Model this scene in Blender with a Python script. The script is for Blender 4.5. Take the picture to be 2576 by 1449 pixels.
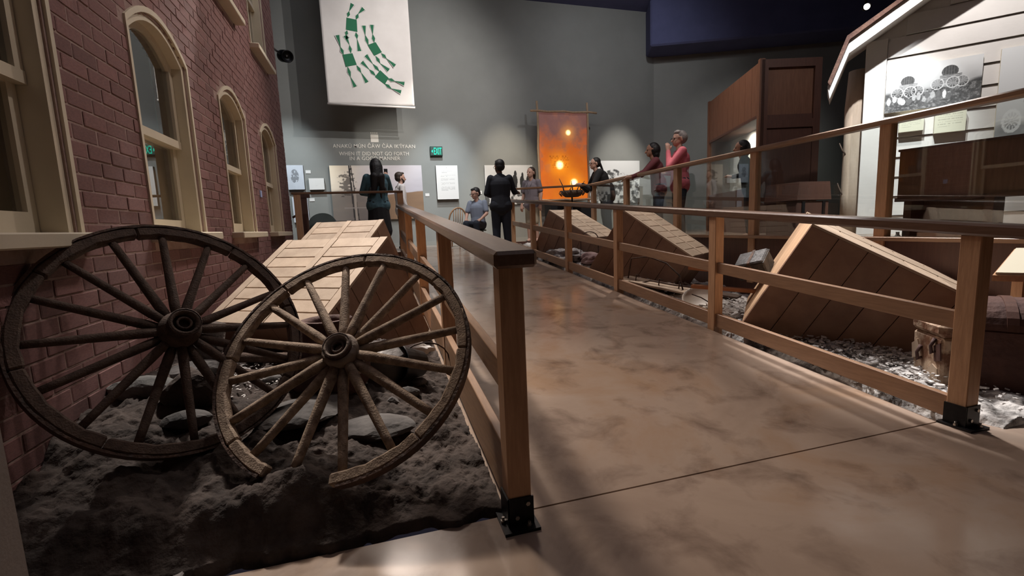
import bpy, bmesh, math, random
import numpy as np
from mathutils import Vector, Matrix
random.seed(7); np.random.seed(7)
S = bpy.context.scene; COL = S.collection
for o in list(bpy.data.objects): bpy.data.objects.remove(o)
V = Vector; PI = math.pi

# ------------------------------------------------------------------ camera
CAM_H = 1.145
cam_d = bpy.data.cameras.new('camera'); cam = bpy.data.objects.new('camera', cam_d); COL.objects.link(cam)
cam_d.sensor_width = 36; cam_d.lens = 1174.05 * 36 / 2576; cam_d.clip_start = .02; cam_d.clip_end = 100
def cam_axes(yaw, pitch, roll):
    f = V((math.sin(yaw)*math.cos(pitch), math.cos(yaw)*math.cos(pitch), math.sin(pitch)))
    r0 = V((math.cos(yaw), -math.sin(yaw), 0)); u0 = r0.cross(f)
    r = math.cos(roll)*r0 + math.sin(roll)*u0; u = -math.sin(roll)*r0 + math.cos(roll)*u0
    return r, u, f
_r, _u, _f = cam_axes(math.radians(15.98), math.radians(-7.5966), math.radians(-2.3026))
_m = Matrix((( _r.x, _u.x, -_f.x), (_r.y, _u.y, -_f.y), (_r.z, _u.z, -_f.z))).to_4x4()
_m.translation = V((0, 0, CAM_H)); cam.matrix_world = _m; S.camera = cam

# ------------------------------------------------------------------ world, view
S.view_settings.view_transform = 'Standard'; S.view_settings.look = 'None'
S.view_settings.gamma = 1; S.view_settings.use_curve_mapping = False
S.view_settings.exposure = 0.0
wd = bpy.data.worlds.new('world'); S.world = wd; wd.use_nodes = True
wd.node_tree.nodes['Background'].inputs[0].default_value = (.55, .5, .75, 1)
wd.node_tree.nodes['Background'].inputs[1].default_value = .022
S.cycles.use_adaptive_sampling = True; S.cycles.adaptive_threshold = .02; S.cycles.max_bounces = 5; S.cycles.transparent_max_bounces = 12
S.cycles.sample_clamp_indirect = 4; S.cycles.caustics_reflective = False; S.cycles.caustics_refractive = False

# ------------------------------------------------------------------ lights (gallery track spots, plus added fills)
WARM = (1, .74, .5); NEUT = (1, .9, .78); COOL = (.86, .95, 1)
def spot(pos, target, watts, angle, blend=.6, col=NEUT, size=.06):
    d = bpy.data.lights.new('gallery_spot', 'SPOT'); o = bpy.data.objects.new('gallery_spot', d); COL.objects.link(o)
    d.energy = watts; d.spot_size = math.radians(angle); d.spot_blend = blend; d.color = col; d.shadow_soft_size = size
    o.location = pos; o.rotation_euler = (V(target)-V(pos)).to_track_quat('-Z', 'Y').to_euler(); return o
def area(pos, target, watts, sx, sy, col=WARM):
    d = bpy.data.lights.new('fill_area', 'AREA'); o = bpy.data.objects.new('fill_area', d); COL.objects.link(o)
    d.shape = 'RECTANGLE'; d.size = sx; d.size_y = sy; d.energy = watts; d.color = col
    o.location = pos; o.rotation_euler = (V(target)-V(pos)).to_track_quat('-Z', 'Y').to_euler(); return o
# hanging banner
spot((2.25, 7.5, 5.55), (1.0, 11.5, 4.3), 330, 84, .8, (1, .95, .92), .008)
spot((1.9, 7.1, 5.15), (1.0, 11.5, 4.2), 150, 84, .8, (1, .95, .92), .008)
# back wall: an added soft fill wash, and one spot per exhibit panel
area((1.6, 6.3, 6.45), (1.6, 12, 2.6), 45, 5.5, .3, (.97, .97, 1))
for x, w, c in ((-1.75, 950, COOL), (1.75, 950, COOL), (3.4, 760, (1, .86, .68)), (6.7, 900, (1, .93, .84))):
    spot((x, 9.9, 6.2), (x, 12, 1.7), w, 34, .9, c)
spot((3.2, 9.4, 5.7), (.15, 12, 2.75), 420, 26, .9, (1, .93, .84))
spot((5.6, 7.8, 6.4), (6.4, 12, 4.6), 170, 100, 1, (.97, .97, 1), .1)
# siding house and its photographs
spot((5.7, 3.5, 5.25), (7.2, 4.25, 2.7), 430, 62, .7, (1, .95, .92), .03)
spot((4.9, 3.6, 5.2), (6.6, 4.9, 1.9), 1050, 36, .8, (.95, .98, 1), .04)
# plank boxes, lit from beyond them
spot((-1.0, 6.4, 6.2), (-.5, 3.5, .8), 1600, 24, .5, (1, .93, .87), .2)
spot((-.9, 8.3, 6.2), (-.4, 5.5, .9), 1500, 24, .5, (1, .92, .85))
spot((5.0, 7.6, 6.0), (4.0, 5.6, .9), 900, 26, .5, (1, .87, .77))
spot((5.0, 10.3, 6.2), (4.0, 8.2, 1.0), 900, 24, .5, (1, .88, .78))
spot((4.5, 5.2, 6.1), (3.8, 2.6, .4), 2600, 22, .35, (1, .94, .90), .2)
spot((1.2, 9.2, 6.3), (3.3, 3.2, .7), 560, 15, .8, (1, .84, .7), .1)
spot((2.6, 5.5, 6.3), (3.25, 2.45, .1), 900, 15, .8, (1, .95, .93), .1)
# ramp and upper landing, from the far end
spot((.2, 9.6, 6.4), (1.7, 4.6, .3), 640, 42, 1, (1, .86, .76), .5)
spot((-.5, 8.8, 6.5), (2.0, 1.8, .0), 380, 40, 1, (1, .82, .70), .5)
spot((1.4, 8.4, 6.5), (1.6, .2, 0), 560, 36, 1, (1, .82, .70), .5)
spot((-.9, 6.2, 6.3), (.45, 2.9, .6), 1000, 30, .9, (1, .84, .7), .4)
spot((1.6, 8.6, 6.4), (1.4, 10.3, 1.2), 700, 60, 1, (1, .95, .92), .2)
spot((4.2, 7.4, 6.3), (4.4, 10.2, 1.4), 500, 44, 1, (1, .9, .82), .2)
spot((3.6, 5.4, 6.3), (5.2, 7.0, 1.9), 260, 40, 1, (1, .88, .8), .1)
spot((4.6, 7.6, 6.3), (7.2, 8.2, 2.6), 420, 60, 1, (1, .82, .70), .1)
spot((9.2, 6.4, 6.3), (10.0, 11, 2.2), 230, 56, 1, (1, .97, .93), .1)
# brick front
spot((1.8, 7.2, 6.2), (-1.3, 5.2, 1.4), 520, 60, 1, (1, .86, .76), .1)
spot((1.6, 3.6, 6.2), (-1.3, 3.0, 2.3), 220, 50, 1, (1, .88, .82), .1)
spot((-.7, -1.0, 5.6), (-1.3, 4.6, 2.3), 400, 28, .9, (1, .86, .74), .1)
# added fill without real fixtures: one on the kiosk, one broad overhead
spot((6.4, 2.6, 6.2), (7.0, 7.4, 2.2), 190, 50, 1, (1, .88, .84), .2)
area((1.6, 3.5, 6.6), (1.6, 3.5, 0), 36, 6, 9, (1, .86, .88))

# ------------------------------------------------------------------ helpers
def wl(o):
    p = V((0, 0, 0))
    while o is not None: p = p + o.location; o = o.parent
    return p
def tag(o, label=None, cat=None, group=None, kind=None):
    if label: o['label'] = label
    if cat: o['category'] = cat
    if group: o['group'] = group
    if kind: o['kind'] = kind
    return o
def thing(name, label, cat, loc=(0, 0, 0), group=None, kind=None):
    o = bpy.data.objects.new(name, None); COL.objects.link(o); o.location = loc; o.empty_display_size = .05
    return tag(o, label, cat, group, kind)
class MB:
    """collects shapes in world coordinates; build() links them as one mesh object"""
    def __init__(s): s.v = []; s.f = []; s.sm = []
    def add(s, vs, fs, smooth=False):
        n = len(s.v); s.v += [tuple(p) for p in vs]; s.f += [tuple(i+n for i in f) for f in fs]; s.sm += [smooth]*len(fs); return s
    def box(s, a, b):
        x0, y0, z0 = a; x1, y1, z1 = b
        return s.add([(x0,y0,z0),(x1,y0,z0),(x1,y1,z0),(x0,y1,z0),(x0,y0,z1),(x1,y0,z1),(x1,y1,z1),(x0,y1,z1)],
                     [(0,3,2,1),(4,5,6,7),(0,1,5,4),(1,2,6,5),(2,3,7,6),(3,0,4,7)])
    def obox(s, o, u, v, n, a, b):
        """box in the frame o,u,v,n from corner a to corner b"""
        o, u, v, n = V(o), V(u), V(v), V(n)
        P = lambda x, y, z: o + u*x + v*y + n*z
        x0, y0, z0 = a; x1, y1, z1 = b
        c = [P(x0,y0,z0),P(x1,y0,z0),P(x1,y1,z0),P(x0,y1,z0),P(x0,y0,z1),P(x1,y0,z1),P(x1,y1,z1),P(x0,y1,z1)]
        return s.add(c, [(0,3,2,1),(4,5,6,7),(0,1,5,4),(1,2,6,5),(2,3,7,6),(3,0,4,7)])
    def cyl(s, p0, p1, r0, r1=None, n=12, cap=True, sx=1, up=None):
        p0, p1 = V(p0), V(p1); r1 = r0 if r1 is None else r1
        d = (p1-p0).normalized(); a = V(up) if up else (V((0,0,1)) if abs(d.z) < .9 else V((1,0,0)))
        e = d.cross(a).normalized(); g = e.cross(d)
        vs = []
        for p, r in ((p0, r0), (p1, r1)):
            for i in range(n):
                t = 2*PI*i/n; vs.append(p + e*(r*sx*math.cos(t)) + g*(r*math.sin(t)))
        fs = [(i, (i+1) % n, n+(i+1) % n, n+i) for i in range(n)]
        s.add(vs, fs, n > 6)
        if cap: s.add(vs, [tuple(range(n-1, -1, -1)), tuple(range(n, 2*n))])
        return s
    def tube(s, pts, r, n=8, cap=True):
        pts = [V(p) for p in pts]; rs = r if isinstance(r, (list, tuple)) else [r]*len(pts)
        vs = []; e = None
        for i, p in enumerate(pts):
            d = (pts[min(i+1, len(pts)-1)]-pts[max(i-1, 0)]).normalized()
            if e is None:
                a = V((0,0,1)) if abs(d.z) < .9 else V((1,0,0)); e = d.cross(a).normalized()
            else: e = (e - d*e.dot(d)).normalized()
            g = d.cross(e)
            for k in range(n):
                t = 2*PI*k/n; vs.append(p + e*(rs[i]*math.cos(t)) + g*(rs[i]*math.sin(t)))
        fs = []
        for i in range(len(pts)-1):
            for k in range(n): fs.append((i*n+k, i*n+(k+1) % n, (i+1)*n+(k+1) % n, (i+1)*n+k))
        s.add(vs, fs, True)
        if cap: s.add(vs[:n], [tuple(range(n-1, -1, -1))]); s.add(vs[-n:], [tuple(range(n))])
        return s
    def lathe(s, c, prof, n=20, axis=(0, 0, 1), smooth=True):
        c = V(c); d = V(axis).normalized(); a = V((1,0,0)) if abs(d.x) < .9 else V((0,1,0))
        e = d.cross(a).normalized(); g = d.cross(e); vs = []
        for r, h in prof:
            for k in range(n):
                t = 2*PI*k/n; vs.append(c + d*h + e*(r*math.cos(t)) + g*(r*math.sin(t)))
        fs = []
        for i in range(len(prof)-1):
            for k in range(n): fs.append((i*n+k, i*n+(k+1) % n, (i+1)*n+(k+1) % n, (i+1)*n+k))
        return s.add(vs, fs, smooth)
    def prism(s, poly, u, v, o, d):
        """extrude a 2D polygon (in frame o,u,v) along vector d"""
        o, u, v, d = V(o), V(u), V(v), V(d); n = len(poly)
        a = [o+u*x+v*y for x, y in poly]; b = [p+d for p in a]
        return s.add(a+b, [tuple(range(n-1, -1, -1)), tuple(range(n, 2*n))] + [(i, (i+1) % n, n+(i+1) % n, n+i) for i in range(n)])
    def ell(s, c, r, nu=14, nv=9, rot=None):
        c = V(c); vs = []; fs = []
        for j in range(nv+1):
            ph = PI*j/nv
            for i in range(nu):
                t = 2*PI*i/nu; p = V((r[0]*math.sin(ph)*math.cos(t), r[1]*math.sin(ph)*math.sin(t), r[2]*math.cos(ph)))
                if rot is not None: p = rot @ p
                vs.append(c+p)
        for j in range(nv):
            for i in range(nu): fs.append((j*nu+i, (j+1)*nu+i, (j+1)*nu+(i+1) % nu, j*nu+(i+1) % nu))
        return s.add(vs, fs, True)
    def build(s, name, mat, parent=None, bevel=0, kind=None, label=None, cat=None, group=None, loc=None):
        off = wl(parent) if parent else (V(loc) if loc is not None else V((0,0,0)))
        me = bpy.data.meshes.new(name); me.from_pydata([tuple(V(p)-off) for p in s.v], [], s.f); 
        me.polygons.foreach_set('use_smooth', s.sm)
        bm = bmesh.new(); bm.from_mesh(me)
        bmesh.ops.remove_doubles(bm, verts=bm.verts, dist=1e-5); bmesh.ops.recalc_face_normals(bm, faces=bm.faces)
        if bevel:
            es = [e for e in bm.edges if len(e.link_faces) == 2 and e.calc_face_angle(0) > .6]
            bmesh.ops.bevel(bm, geom=es, offset=bevel, segments=1, affect='EDGES')
        bm.to_mesh(me); bm.free()
        return link(name, me, mat, parent, kind, label, cat, group, off if not parent else None)
def link(name, me, mat, parent=None, kind=None, label=None, cat=None, group=None, loc=None):
    o = bpy.data.objects.new(name, me); COL.objects.link(o)
    if mat: me.materials.append(mat if not isinstance(mat, str) else M[mat])
    if parent: o.parent = parent
    if loc is not None: o.location = loc
    return tag(o, label, cat, group, kind)

# ------------------------------------------------------------------ materials
M = {}
def newmat(name):
    m = bpy.data.materials.new(name); m.use_nodes = True; nt = m.node_tree
    return m, nt, nt.nodes['Principled BSDF']
def node(nt, typ, **kw):
    n = nt.nodes.new(typ)
    for k, v in kw.items(): setattr(n, k, v)
    return n
def mat(name, c, rough=.6, c2=None, scale=8, stretch=(1, 1, 1), bump=0, bscale=None, metal=0, spec=.5, detail=4, var=0, emit=None, es=0, lo=.35, hi=.65, coat=0):
    m, nt, b = newmat(name); L = nt.links.new
    b.inputs['Roughness'].default_value = rough; b.inputs['Metallic'].default_value = metal
    b.inputs['Specular IOR Level'].default_value = spec; b.inputs['Coat Weight'].default_value = coat
    b.inputs['Base Color'].default_value = (*c, 1)
    tc = node(nt, 'ShaderNodeTexCoord'); mp = node(nt, 'ShaderNodeMapping'); mp.inputs['Scale'].default_value = stretch
    L(tc.outputs['Object'], mp.inputs['Vector'])
    oi = node(nt, 'ShaderNodeObjectInfo'); ad = node(nt, 'ShaderNodeVectorMath', operation='ADD')
    sc = node(nt, 'ShaderNodeVectorMath', operation='SCALE'); sc.inputs[0].default_value = (13, 7, 29); L(oi.outputs['Random'], sc.inputs['Scale'])
    L(mp.outputs[0], ad.inputs[0]); L(sc.outputs[0], ad.inputs[1])
    out = None
    if c2 is not None:
        nz = node(nt, 'ShaderNodeTexNoise'); nz.inputs['Scale'].default_value = scale; nz.inputs['Detail'].default_value = detail; nz.inputs['Roughness'].default_value = .6
        L(ad.outputs[0], nz.inputs['Vector'])
        cr = node(nt, 'ShaderNodeValToRGB'); cr.color_ramp.elements[0].position = lo; cr.color_ramp.elements[1].position = hi
        cr.color_ramp.elements[0].color = (*c, 1); cr.color_ramp.elements[1].color = (*c2, 1)
        L(nz.outputs['Fac'], cr.inputs['Fac']); out = cr.outputs['Color']
    if var:
        hv = node(nt, 'ShaderNodeHueSaturation')
        mr = node(nt, 'ShaderNodeMapRange'); mr.inputs['To Min'].default_value = 1-var; mr.inputs['To Max'].default_value = 1+var
        L(oi.outputs['Random'], mr.inputs['Value']); L(mr.outputs[0], hv.inputs['Value'])
        if out: L(out, hv.inputs['Color'])
        else: hv.inputs['Color'].default_value = (*c, 1)
        out = hv.outputs['Color']
    if out: L(out, b.inputs['Base Color'])
    if bump:
        n2 = node(nt, 'ShaderNodeTexNoise'); n2.inputs['Scale'].default_value = bscale or scale*3; n2.inputs['Detail'].default_value = 5
        L(ad.outputs[0], n2.inputs['Vector'])
        bp = node(nt, 'ShaderNodeBump'); bp.inputs['Strength'].default_value = bump; bp.inputs['Distance'].default_value = .02
        L(n2.outputs['Fac'], bp.inputs['Height']); L(bp.outputs[0], b.inputs['Normal'])
    if emit:
        b.inputs['Emission Color'].default_value = (*emit, 1); b.inputs['Emission Strength'].default_value = es
    M[name] = m; return m
mat('brick', (.185, .088, .082), .8, (.245, .118, .108), 9, bump=.35, bscale=60, var=.22)
mat('mortar', (.27, .175, .155), .95, (.40, .29, .255), 6, bump=.3, bscale=50)
mat('cream', (.62, .55, .42), .5, (.68, .60, .46), 3, bump=.05, bscale=30)
mat('shade_brown', (.30, .185, .09), .8, (.35, .22, .11), 3, stretch=(1, 8, .5))
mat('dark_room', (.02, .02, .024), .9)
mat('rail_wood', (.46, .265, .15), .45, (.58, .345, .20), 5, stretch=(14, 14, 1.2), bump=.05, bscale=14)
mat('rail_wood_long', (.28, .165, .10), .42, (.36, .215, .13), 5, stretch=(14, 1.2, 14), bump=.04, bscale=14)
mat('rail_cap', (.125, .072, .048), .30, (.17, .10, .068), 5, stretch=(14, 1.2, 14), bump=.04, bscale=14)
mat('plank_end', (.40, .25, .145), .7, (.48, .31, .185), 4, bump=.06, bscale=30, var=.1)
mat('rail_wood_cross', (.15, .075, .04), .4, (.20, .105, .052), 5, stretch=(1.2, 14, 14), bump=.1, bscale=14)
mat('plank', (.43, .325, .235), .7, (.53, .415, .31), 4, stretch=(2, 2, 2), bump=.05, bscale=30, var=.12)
mat('plank_shaded', (.25, .15, .105), .75, (.31, .195, .135), 4, stretch=(2, 2, 2), bump=.06, bscale=30, var=.1)  # same wood as the tops, colour darkened to stand for shade on the sides
mat('old_wood', (.17, .115, .078), .85, (.40, .30, .215), 9, stretch=(3, 3, 3), bump=.35, bscale=50, detail=8)
mat('old_wood_dark', (.06, .036, .026), .85, (.115, .075, .055), 9, stretch=(3, 3, 3), bump=.35, bscale=50, detail=8)
mat('rust', (.05, .032, .026), .8, (.11, .06, .04), 14, bump=.5, bscale=60)
mat('soil', (.034, .025, .021), .95, (.085, .064, .054), 7, bump=.8, bscale=24, detail=8)
mat('soil_ash', (.10, .09, .085), .95, (.66, .64, .62), 6, bump=.9, bscale=22, detail=9, lo=.36, hi=.56)
mat('ash', (.42, .40, .39), .95, (.72, .70, .68), 9, bump=.7, bscale=40)
mat('stone_pale', (.12, .12, .115), .9, (.26, .255, .24), 5, bump=.6, bscale=18)
mat('stone', (.05, .046, .045), .9, (.14, .13, .125), 5, bump=.6, bscale=18)
mat('paint_grey', (.255, .265, .25), .75, (.285, .295, .28), 1.2, bump=.03, bscale=120)
mat('ceiling_navy', (.085, .095, .20), .9, (.10, .11, .23), 2)
mat('siding_white', (.62, .59, .56), .6, (.68, .65, .62), 2, bump=.04, bscale=40)
mat('white', (.80, .80, .79), .6)
mat('paper', (.78, .78, .76), .7)
mat('paper_cream', (.70, .66, .52), .7)
mat('black', (.012, .012, .013), .5)
mat('steel_black', (.012, .012, .014), .4, (.02, .02, .022), 20, metal=.6)
mat('bolt', (.45, .42, .38), .35, metal=1)
mat('cabinet', (.155, .07, .04), .55, (.20, .095, .055), 4, stretch=(10, 10, 1), bump=.05)
mat('cabinet_dark', (.085, .038, .028), .5, (.11, .05, .035), 4, stretch=(10, 10, 1), bump=.05)
mat('shingle', (.10, .05, .04), .9, (.16, .085, .06), 20, bump=.4)
mat('chair_wood', (.42, .24, .13), .4, (.5, .3, .17), 6, stretch=(5, 5, 1))
mat('chair_dark', (.045, .055, .05), .7)
mat('leather', (.055, .024, .020), .8, (.10, .045, .035), 6, bump=.5, bscale=20)
mat('leather_tan', (.16, .07, .035), .75, (.50, .37, .26), 9, bump=.6, bscale=22, detail=8, lo=.42, hi=.58)
mat('bark_pale', (.46, .35, .26), .8, (.58, .46, .36), 4, stretch=(2, 2, .5), bump=.3)
mat('canvas', (.78, .74, .70), .85, (.84, .80, .76), 2, bump=.08, bscale=5)
mat('banner_green', (.02, .16, .075), .8)
mat('banner_line', (.16, .16, .15), .8)
mat('pole', (.44, .30, .19), .8, (.54, .38, .25), 5, stretch=(4, 4, 1), bump=.5)
mat('cloth_grey', (.20, .19, .20), .9, (.40, .37, .37), 12, bump=.6, bscale=30)
mat('cloth_rose', (.30, .19, .19), .9, (.42, .29, .28), 8, bump=.5, bscale=20)
mat('tin', (.22, .21, .20), .55, (.34, .32, .31), 8, metal=.3, bump=.3)
mat('porcelain', (.60, .53, .44), .35, (.72, .65, .56), 5)
mat('white_cloth', (.70, .69, .68), .9, (.8, .79, .78), 8, bump=.4)
mat('lettering', (.86, .83, .76), .7)
mat('exit_green', (0, .05, .04), .5, emit=(.0, .95, .60), es=1.3)
mat('exit_body', (.02, .06, .05), .5)
mat('lamp_face', (1, 1, 1), .5, emit=(1, .95, .85), es=25)
mat('skin_mid', (.40, .22, .15), .55); mat('skin_light', (.56, .34, .26), .55); mat('skin_dark', (.17, .085, .055), .55)
mat('hair_black', (.008, .007, .008), .55, bump=.3, bscale=60); mat('hair_brown', (.03, .018, .012), .6, bump=.3, bscale=60); mat('hair_grey', (.20, .18, .175), .6, (.32, .30, .29), 14, bump=.3, bscale=60)
mat('eye', (.02, .015, .012), .2)
mat('denim', (.05, .115, .145), .85, (.075, .15, .185), 8, bump=.1); mat('denim_dark', (.018, .024, .04), .85); mat('cloth_black', (.009, .009, .011), .85)
mat('shirt_blue', (.22, .26, .34), .85); mat('shirt_mauve', (.20, .175, .20), .85); mat('shirt_white', (.60, .58, .58), .85)
mat('pink', (.52, .11, .15), .85, (.58, .14, .18), 12); mat('burgundy', (.18, .05, .06), .85); mat('khaki', (.38, .33, .24), .85); mat('navy_black', (.012, .014, .022), .85)
mat('shoe', (.02, .018, .018), .6)
mat('antler', (.09, .055, .035), .7)
mat('red_plank', (.45, .19, .09), .6, (.52, .25, .13), 5)
mat('screen_blue', (.35, .45, .75), .4)
mat('brown_slab', (.09, .055, .045), .7, (.13, .08, .065), 4)
mat('kerb_grey', (.20, .18, .17), .8)
mat('pillar', (.33, .29, .26), .8, (.36, .32, .29), 4, bump=.1, bscale=80)
mat('baseboard', (.30, .31, .29), .6)
mat('tin_dark', (.02, .019, .02), .6, (.075, .07, .07), 14, metal=0, bump=.4)
mat('hub', (.20, .15, .115), .8, (.30, .235, .185), 9, bump=.5, bscale=30)
def glass(name, tint, boost, rough=0.0):
    m = bpy.data.materials.new(name); m.use_nodes = True; nt = m.node_tree; nt.nodes.clear(); L = nt.links.new
    o = node(nt, 'ShaderNodeOutputMaterial'); mx = node(nt, 'ShaderNodeMixShader'); t = node(nt, 'ShaderNodeBsdfTransparent'); g = node(nt, 'ShaderNodeBsdfGlossy')
    t.inputs[0].default_value = (*tint, 1); g.inputs['Roughness'].default_value = rough
    lw = node(nt, 'ShaderNodeLayerWeight'); lw.inputs[0].default_value = .5
    pw = node(nt, 'ShaderNodeMath', operation='POWER'); pw.inputs[1].default_value = 5; L(lw.outputs['Facing'], pw.inputs[0])
    mu = node(nt, 'ShaderNodeMath', operation='MULTIPLY_ADD'); mu.inputs[1].default_value = .95; mu.inputs[2].default_value = .04*boost; mu.use_clamp = True
    L(pw.outputs[0], mu.inputs[0]); L(mu.outputs[0], mx.inputs[0]); L(t.outputs[0], mx.inputs[1]); L(g.outputs[0], mx.inputs[2]); L(mx.outputs[0], o.inputs[0])
    M[name] = m
glass('glass', (.95, .98, .97), 1.8); glass('window_glass', (.75, .78, .8), 5.0)
# polished stained concrete
m, nt, b = newmat('concrete'); L = nt.links.new; M['concrete'] = m
tc = node(nt, 'ShaderNodeTexCoord')
n1 = node(nt, 'ShaderNodeTexNoise'); n1.inputs['Scale'].default_value = 1.1; n1.inputs['Detail'].default_value = 7; n1.inputs['Roughness'].default_value = .62; n1.inputs['Distortion'].default_value = .6
n2 = node(nt, 'ShaderNodeTexNoise'); n2.inputs['Scale'].default_value = 3.4; n2.inputs['Detail'].default_value = 6; n2.inputs['Roughness'].default_value = .58; n2.inputs['Distortion'].default_value = .4
L(tc.outputs['Object'], n1.inputs['Vector']); L(tc.outputs['Object'], n2.inputs['Vector'])
c1 = node(nt, 'ShaderNodeValToRGB'); e = c1.color_ramp.elements; e[0].position = .3; e[0].color = (.35, .265, .21, 1); e[1].position = .7; e[1].color = (.37, .245, .16, 1)
x = e.new(.5); x.color = (.42, .325, .26, 1)
L(n1.outputs['Fac'], c1.inputs['Fac'])
c2 = node(nt, 'ShaderNodeValToRGB'); c2.color_ramp.elements[0].position = .50; c2.color_ramp.elements[0].color = (1, 1, 1, 1); c2.color_ramp.elements[1].position = .74; c2.color_ramp.elements[1].color = (.48, .44, .43, 1)
L(n2.outputs['Fac'], c2.inputs['Fac'])
mx = node(nt, 'ShaderNodeMix', data_type='RGBA', blend_type='MULTIPLY'); mx.inputs['Factor'].default_value = 1
L(c1.outputs['Color'], mx.inputs['A']); L(c2.outputs['Color'], mx.inputs['B']); L(mx.outputs['Result'], b.inputs['Base Color'])
rr = node(nt, 'ShaderNodeMapRange'); rr.inputs['To Min'].default_value = .08; rr.inputs['To Max'].default_value = .28; L(n2.outputs['Fac'], rr.inputs['Value']); L(rr.outputs[0], b.inputs['Roughness'])
bp = node(nt, 'ShaderNodeBump'); bp.inputs['Strength'].default_value = .05; bp.inputs['Distance'].default_value = .01; L(n2.outputs['Fac'], bp.inputs['Height']); L(bp.outputs[0], b.inputs['Normal'])
# printed pictures: colour attribute laid out in the picture's own frame
def print_mat(name, emit=0, rough=.6):
    m, nt, b = newmat(name); a = node(nt, 'ShaderNodeVertexColor', layer_name='print')
    nt.links.new(a.outputs['Color'], b.inputs['Base Color']); b.inputs['Roughness'].default_value = rough
    if emit: nt.links.new(a.outputs['Color'], b.inputs['Emission Color']); b.inputs['Emission Strength'].default_value = emit
    M[name] = m
print_mat('print'); print_mat('print_backlit', .7)

# ------------------------------------------------------------------ noise fields for relief and prints
def vnoise(x, y, seed=0):
    xi = np.floor(x).astype(int); yi = np.floor(y).astype(int); xf = x-xi; yf = y-yi
    def h(a, b): 
        n = (a*374761393 + b*668265263 + seed*2147483647) & 0x7fffffff; n = (n ^ (n >> 13))*1274126177 & 0x7fffffff
        return ((n ^ (n >> 16)) & 0xffff)/65535.
    u = xf*xf*(3-2*xf); v = yf*yf*(3-2*yf)
    return (h(xi, yi)*(1-u)+h(xi+1, yi)*u)*(1-v) + (h(xi, yi+1)*(1-u)+h(xi+1, yi+1)*u)*v
def fbm(x, y, o=5, seed=0, g=.5):
    s = 0; a = 1; t = 0
    for i in range(o): s = s+a*vnoise(x*2**i, y*2**i, seed+i); t += a; a *= g
    return s/t
def sstep(a, b, x): 
    t = np.clip((x-a)/(b-a), 0, 1); return t*t*(3-2*t)
def picture(name, o, u, v, w, h, fun, parent, nx=120, ny=80, m='print'):
    """flat print of size w x h at o (lower corner), frame u,v ; fun(s,t)->rgb arrays with s,t in 0..1"""
    o, u, v = V(o), V(u), V(v); off = wl(parent)
    s, t = np.meshgrid(np.linspace(0, 1, nx+1), np.linspace(0, 1, ny+1))
    P = np.array(o-off)[None, None]+s[..., None]*w*np.array(u)+t[..., None]*h*np.array(v)
    idx = np.arange((nx+1)*(ny+1)).reshape(ny+1, nx+1)
    F = np.stack([idx[:-1, :-1], idx[:-1, 1:], idx[1:, 1:], idx[1:, :-1]], -1).reshape(-1, 4)
    me = bpy.data.meshes.new(name); me.from_pydata(P.reshape(-1, 3).tolist(), [], F.tolist())
    rgb = np.clip(np.stack(np.broadcast_arrays(*fun(s, t)), -1), 0, 5)
    ca = me.color_attributes.new('print', 'FLOAT_COLOR', 'POINT')
    ca.data.foreach_set('color', np.concatenate([rgb, np.ones(rgb.shape[:2]+(1,))], -1).reshape(-1).astype(np.float32))
    return link(name, me, m, parent)
def heightfield(name, X, Y, Z, m, **kw):
    ny, nx = Z.shape; idx = np.arange(nx*ny).reshape(ny, nx)
    F = np.stack([idx[:-1, :-1], idx[:-1, 1:], idx[1:, 1:], idx[1:, :-1]], -1).reshape(-1, 4)
    me = bpy.data.meshes.new(name); me.from_pydata(np.stack([X, Y, Z], -1).reshape(-1, 3).tolist(), [], F.tolist())
    me.polygons.foreach_set('use_smooth', [True]*len(F)); return link(name, me, m, **kw)

# ================================================================== SETTING
RS = .078; RY0 = 1.68; LAND = .725; PLAT = .825; WX = -1.30; WALLY = 12.0
def ramp_z(y): return min(max(0, RS*(y-RY0)), LAND)
MB().box((-6, -4.5, -.25), (14, 1.676, 0)).build('floor', 'concrete', kind='structure')
y1 = RY0+LAND/RS
MB().add([(.41,1.686,-.2),(2.85,1.686,-.2),(2.85,y1,-.2),(.41,y1,-.2),(.41,1.686,0),(2.85,1.686,0),(2.85,y1,LAND),(.41,y1,LAND)],
         [(0,3,2,1),(4,5,6,7),(0,1,5,4),(1,2,6,5),(2,3,7,6),(3,0,4,7)]).build('floor_ramp', 'concrete', kind='structure')
lb = MB().box((.41, y1, LAND-.3), (4.62, WALLY, LAND)).box((-4, 8.46, LAND-.4), (.40, WALLY, LAND)).box((2.86, 10.35, LAND-.4), (4.62, y1, LAND))
lb.build('floor_landing', 'concrete', kind='structure')
MB().box((4.62, -1.0, PLAT-.2), (15, WALLY, PLAT)).build('floor_platform', 'concrete', kind='structure')
MB().box((-6.1, WALLY, 0), (7.8, WALLY+.2, 7)).build('wall_back', 'paint_grey', kind='structure')
d2 = V((.915, -.403, 0)); n2 = V((.403, .915, 0))
MB().obox((7.8, WALLY, 0), d2, n2, (0, 0, 1), (0, 0, 0), (8, .2, 7)).build('wall_right', 'paint_grey', kind='structure')
MB().box((-6.3, -4.6, 0), (-6.1, 12.2, 7)).build('wall_far_left', 'paint_grey', kind='structure')
MB().box((-6.3, -4.8, 0), (15.2, -4.6, 7)).build('wall_near', 'paint_grey', kind='structure')
MB().box((15, -4.8, 0), (15.2, 12.2, 7)).build('wall_far_right', 'paint_grey', kind='structure')
MB().box((-6.3, -4.8, 6.78), (15.2, 12.4, 6.95)).build('ceiling', 'ceiling_navy', kind='structure')
MB().obox((7.55, 11.95, 5.62), d2, n2, (0, 0, 1), (-.02, -.75, 0), (8, .3, 1.16)).build('ceiling_soffit', 'ceiling_navy', kind='structure', bevel=.04)
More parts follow.
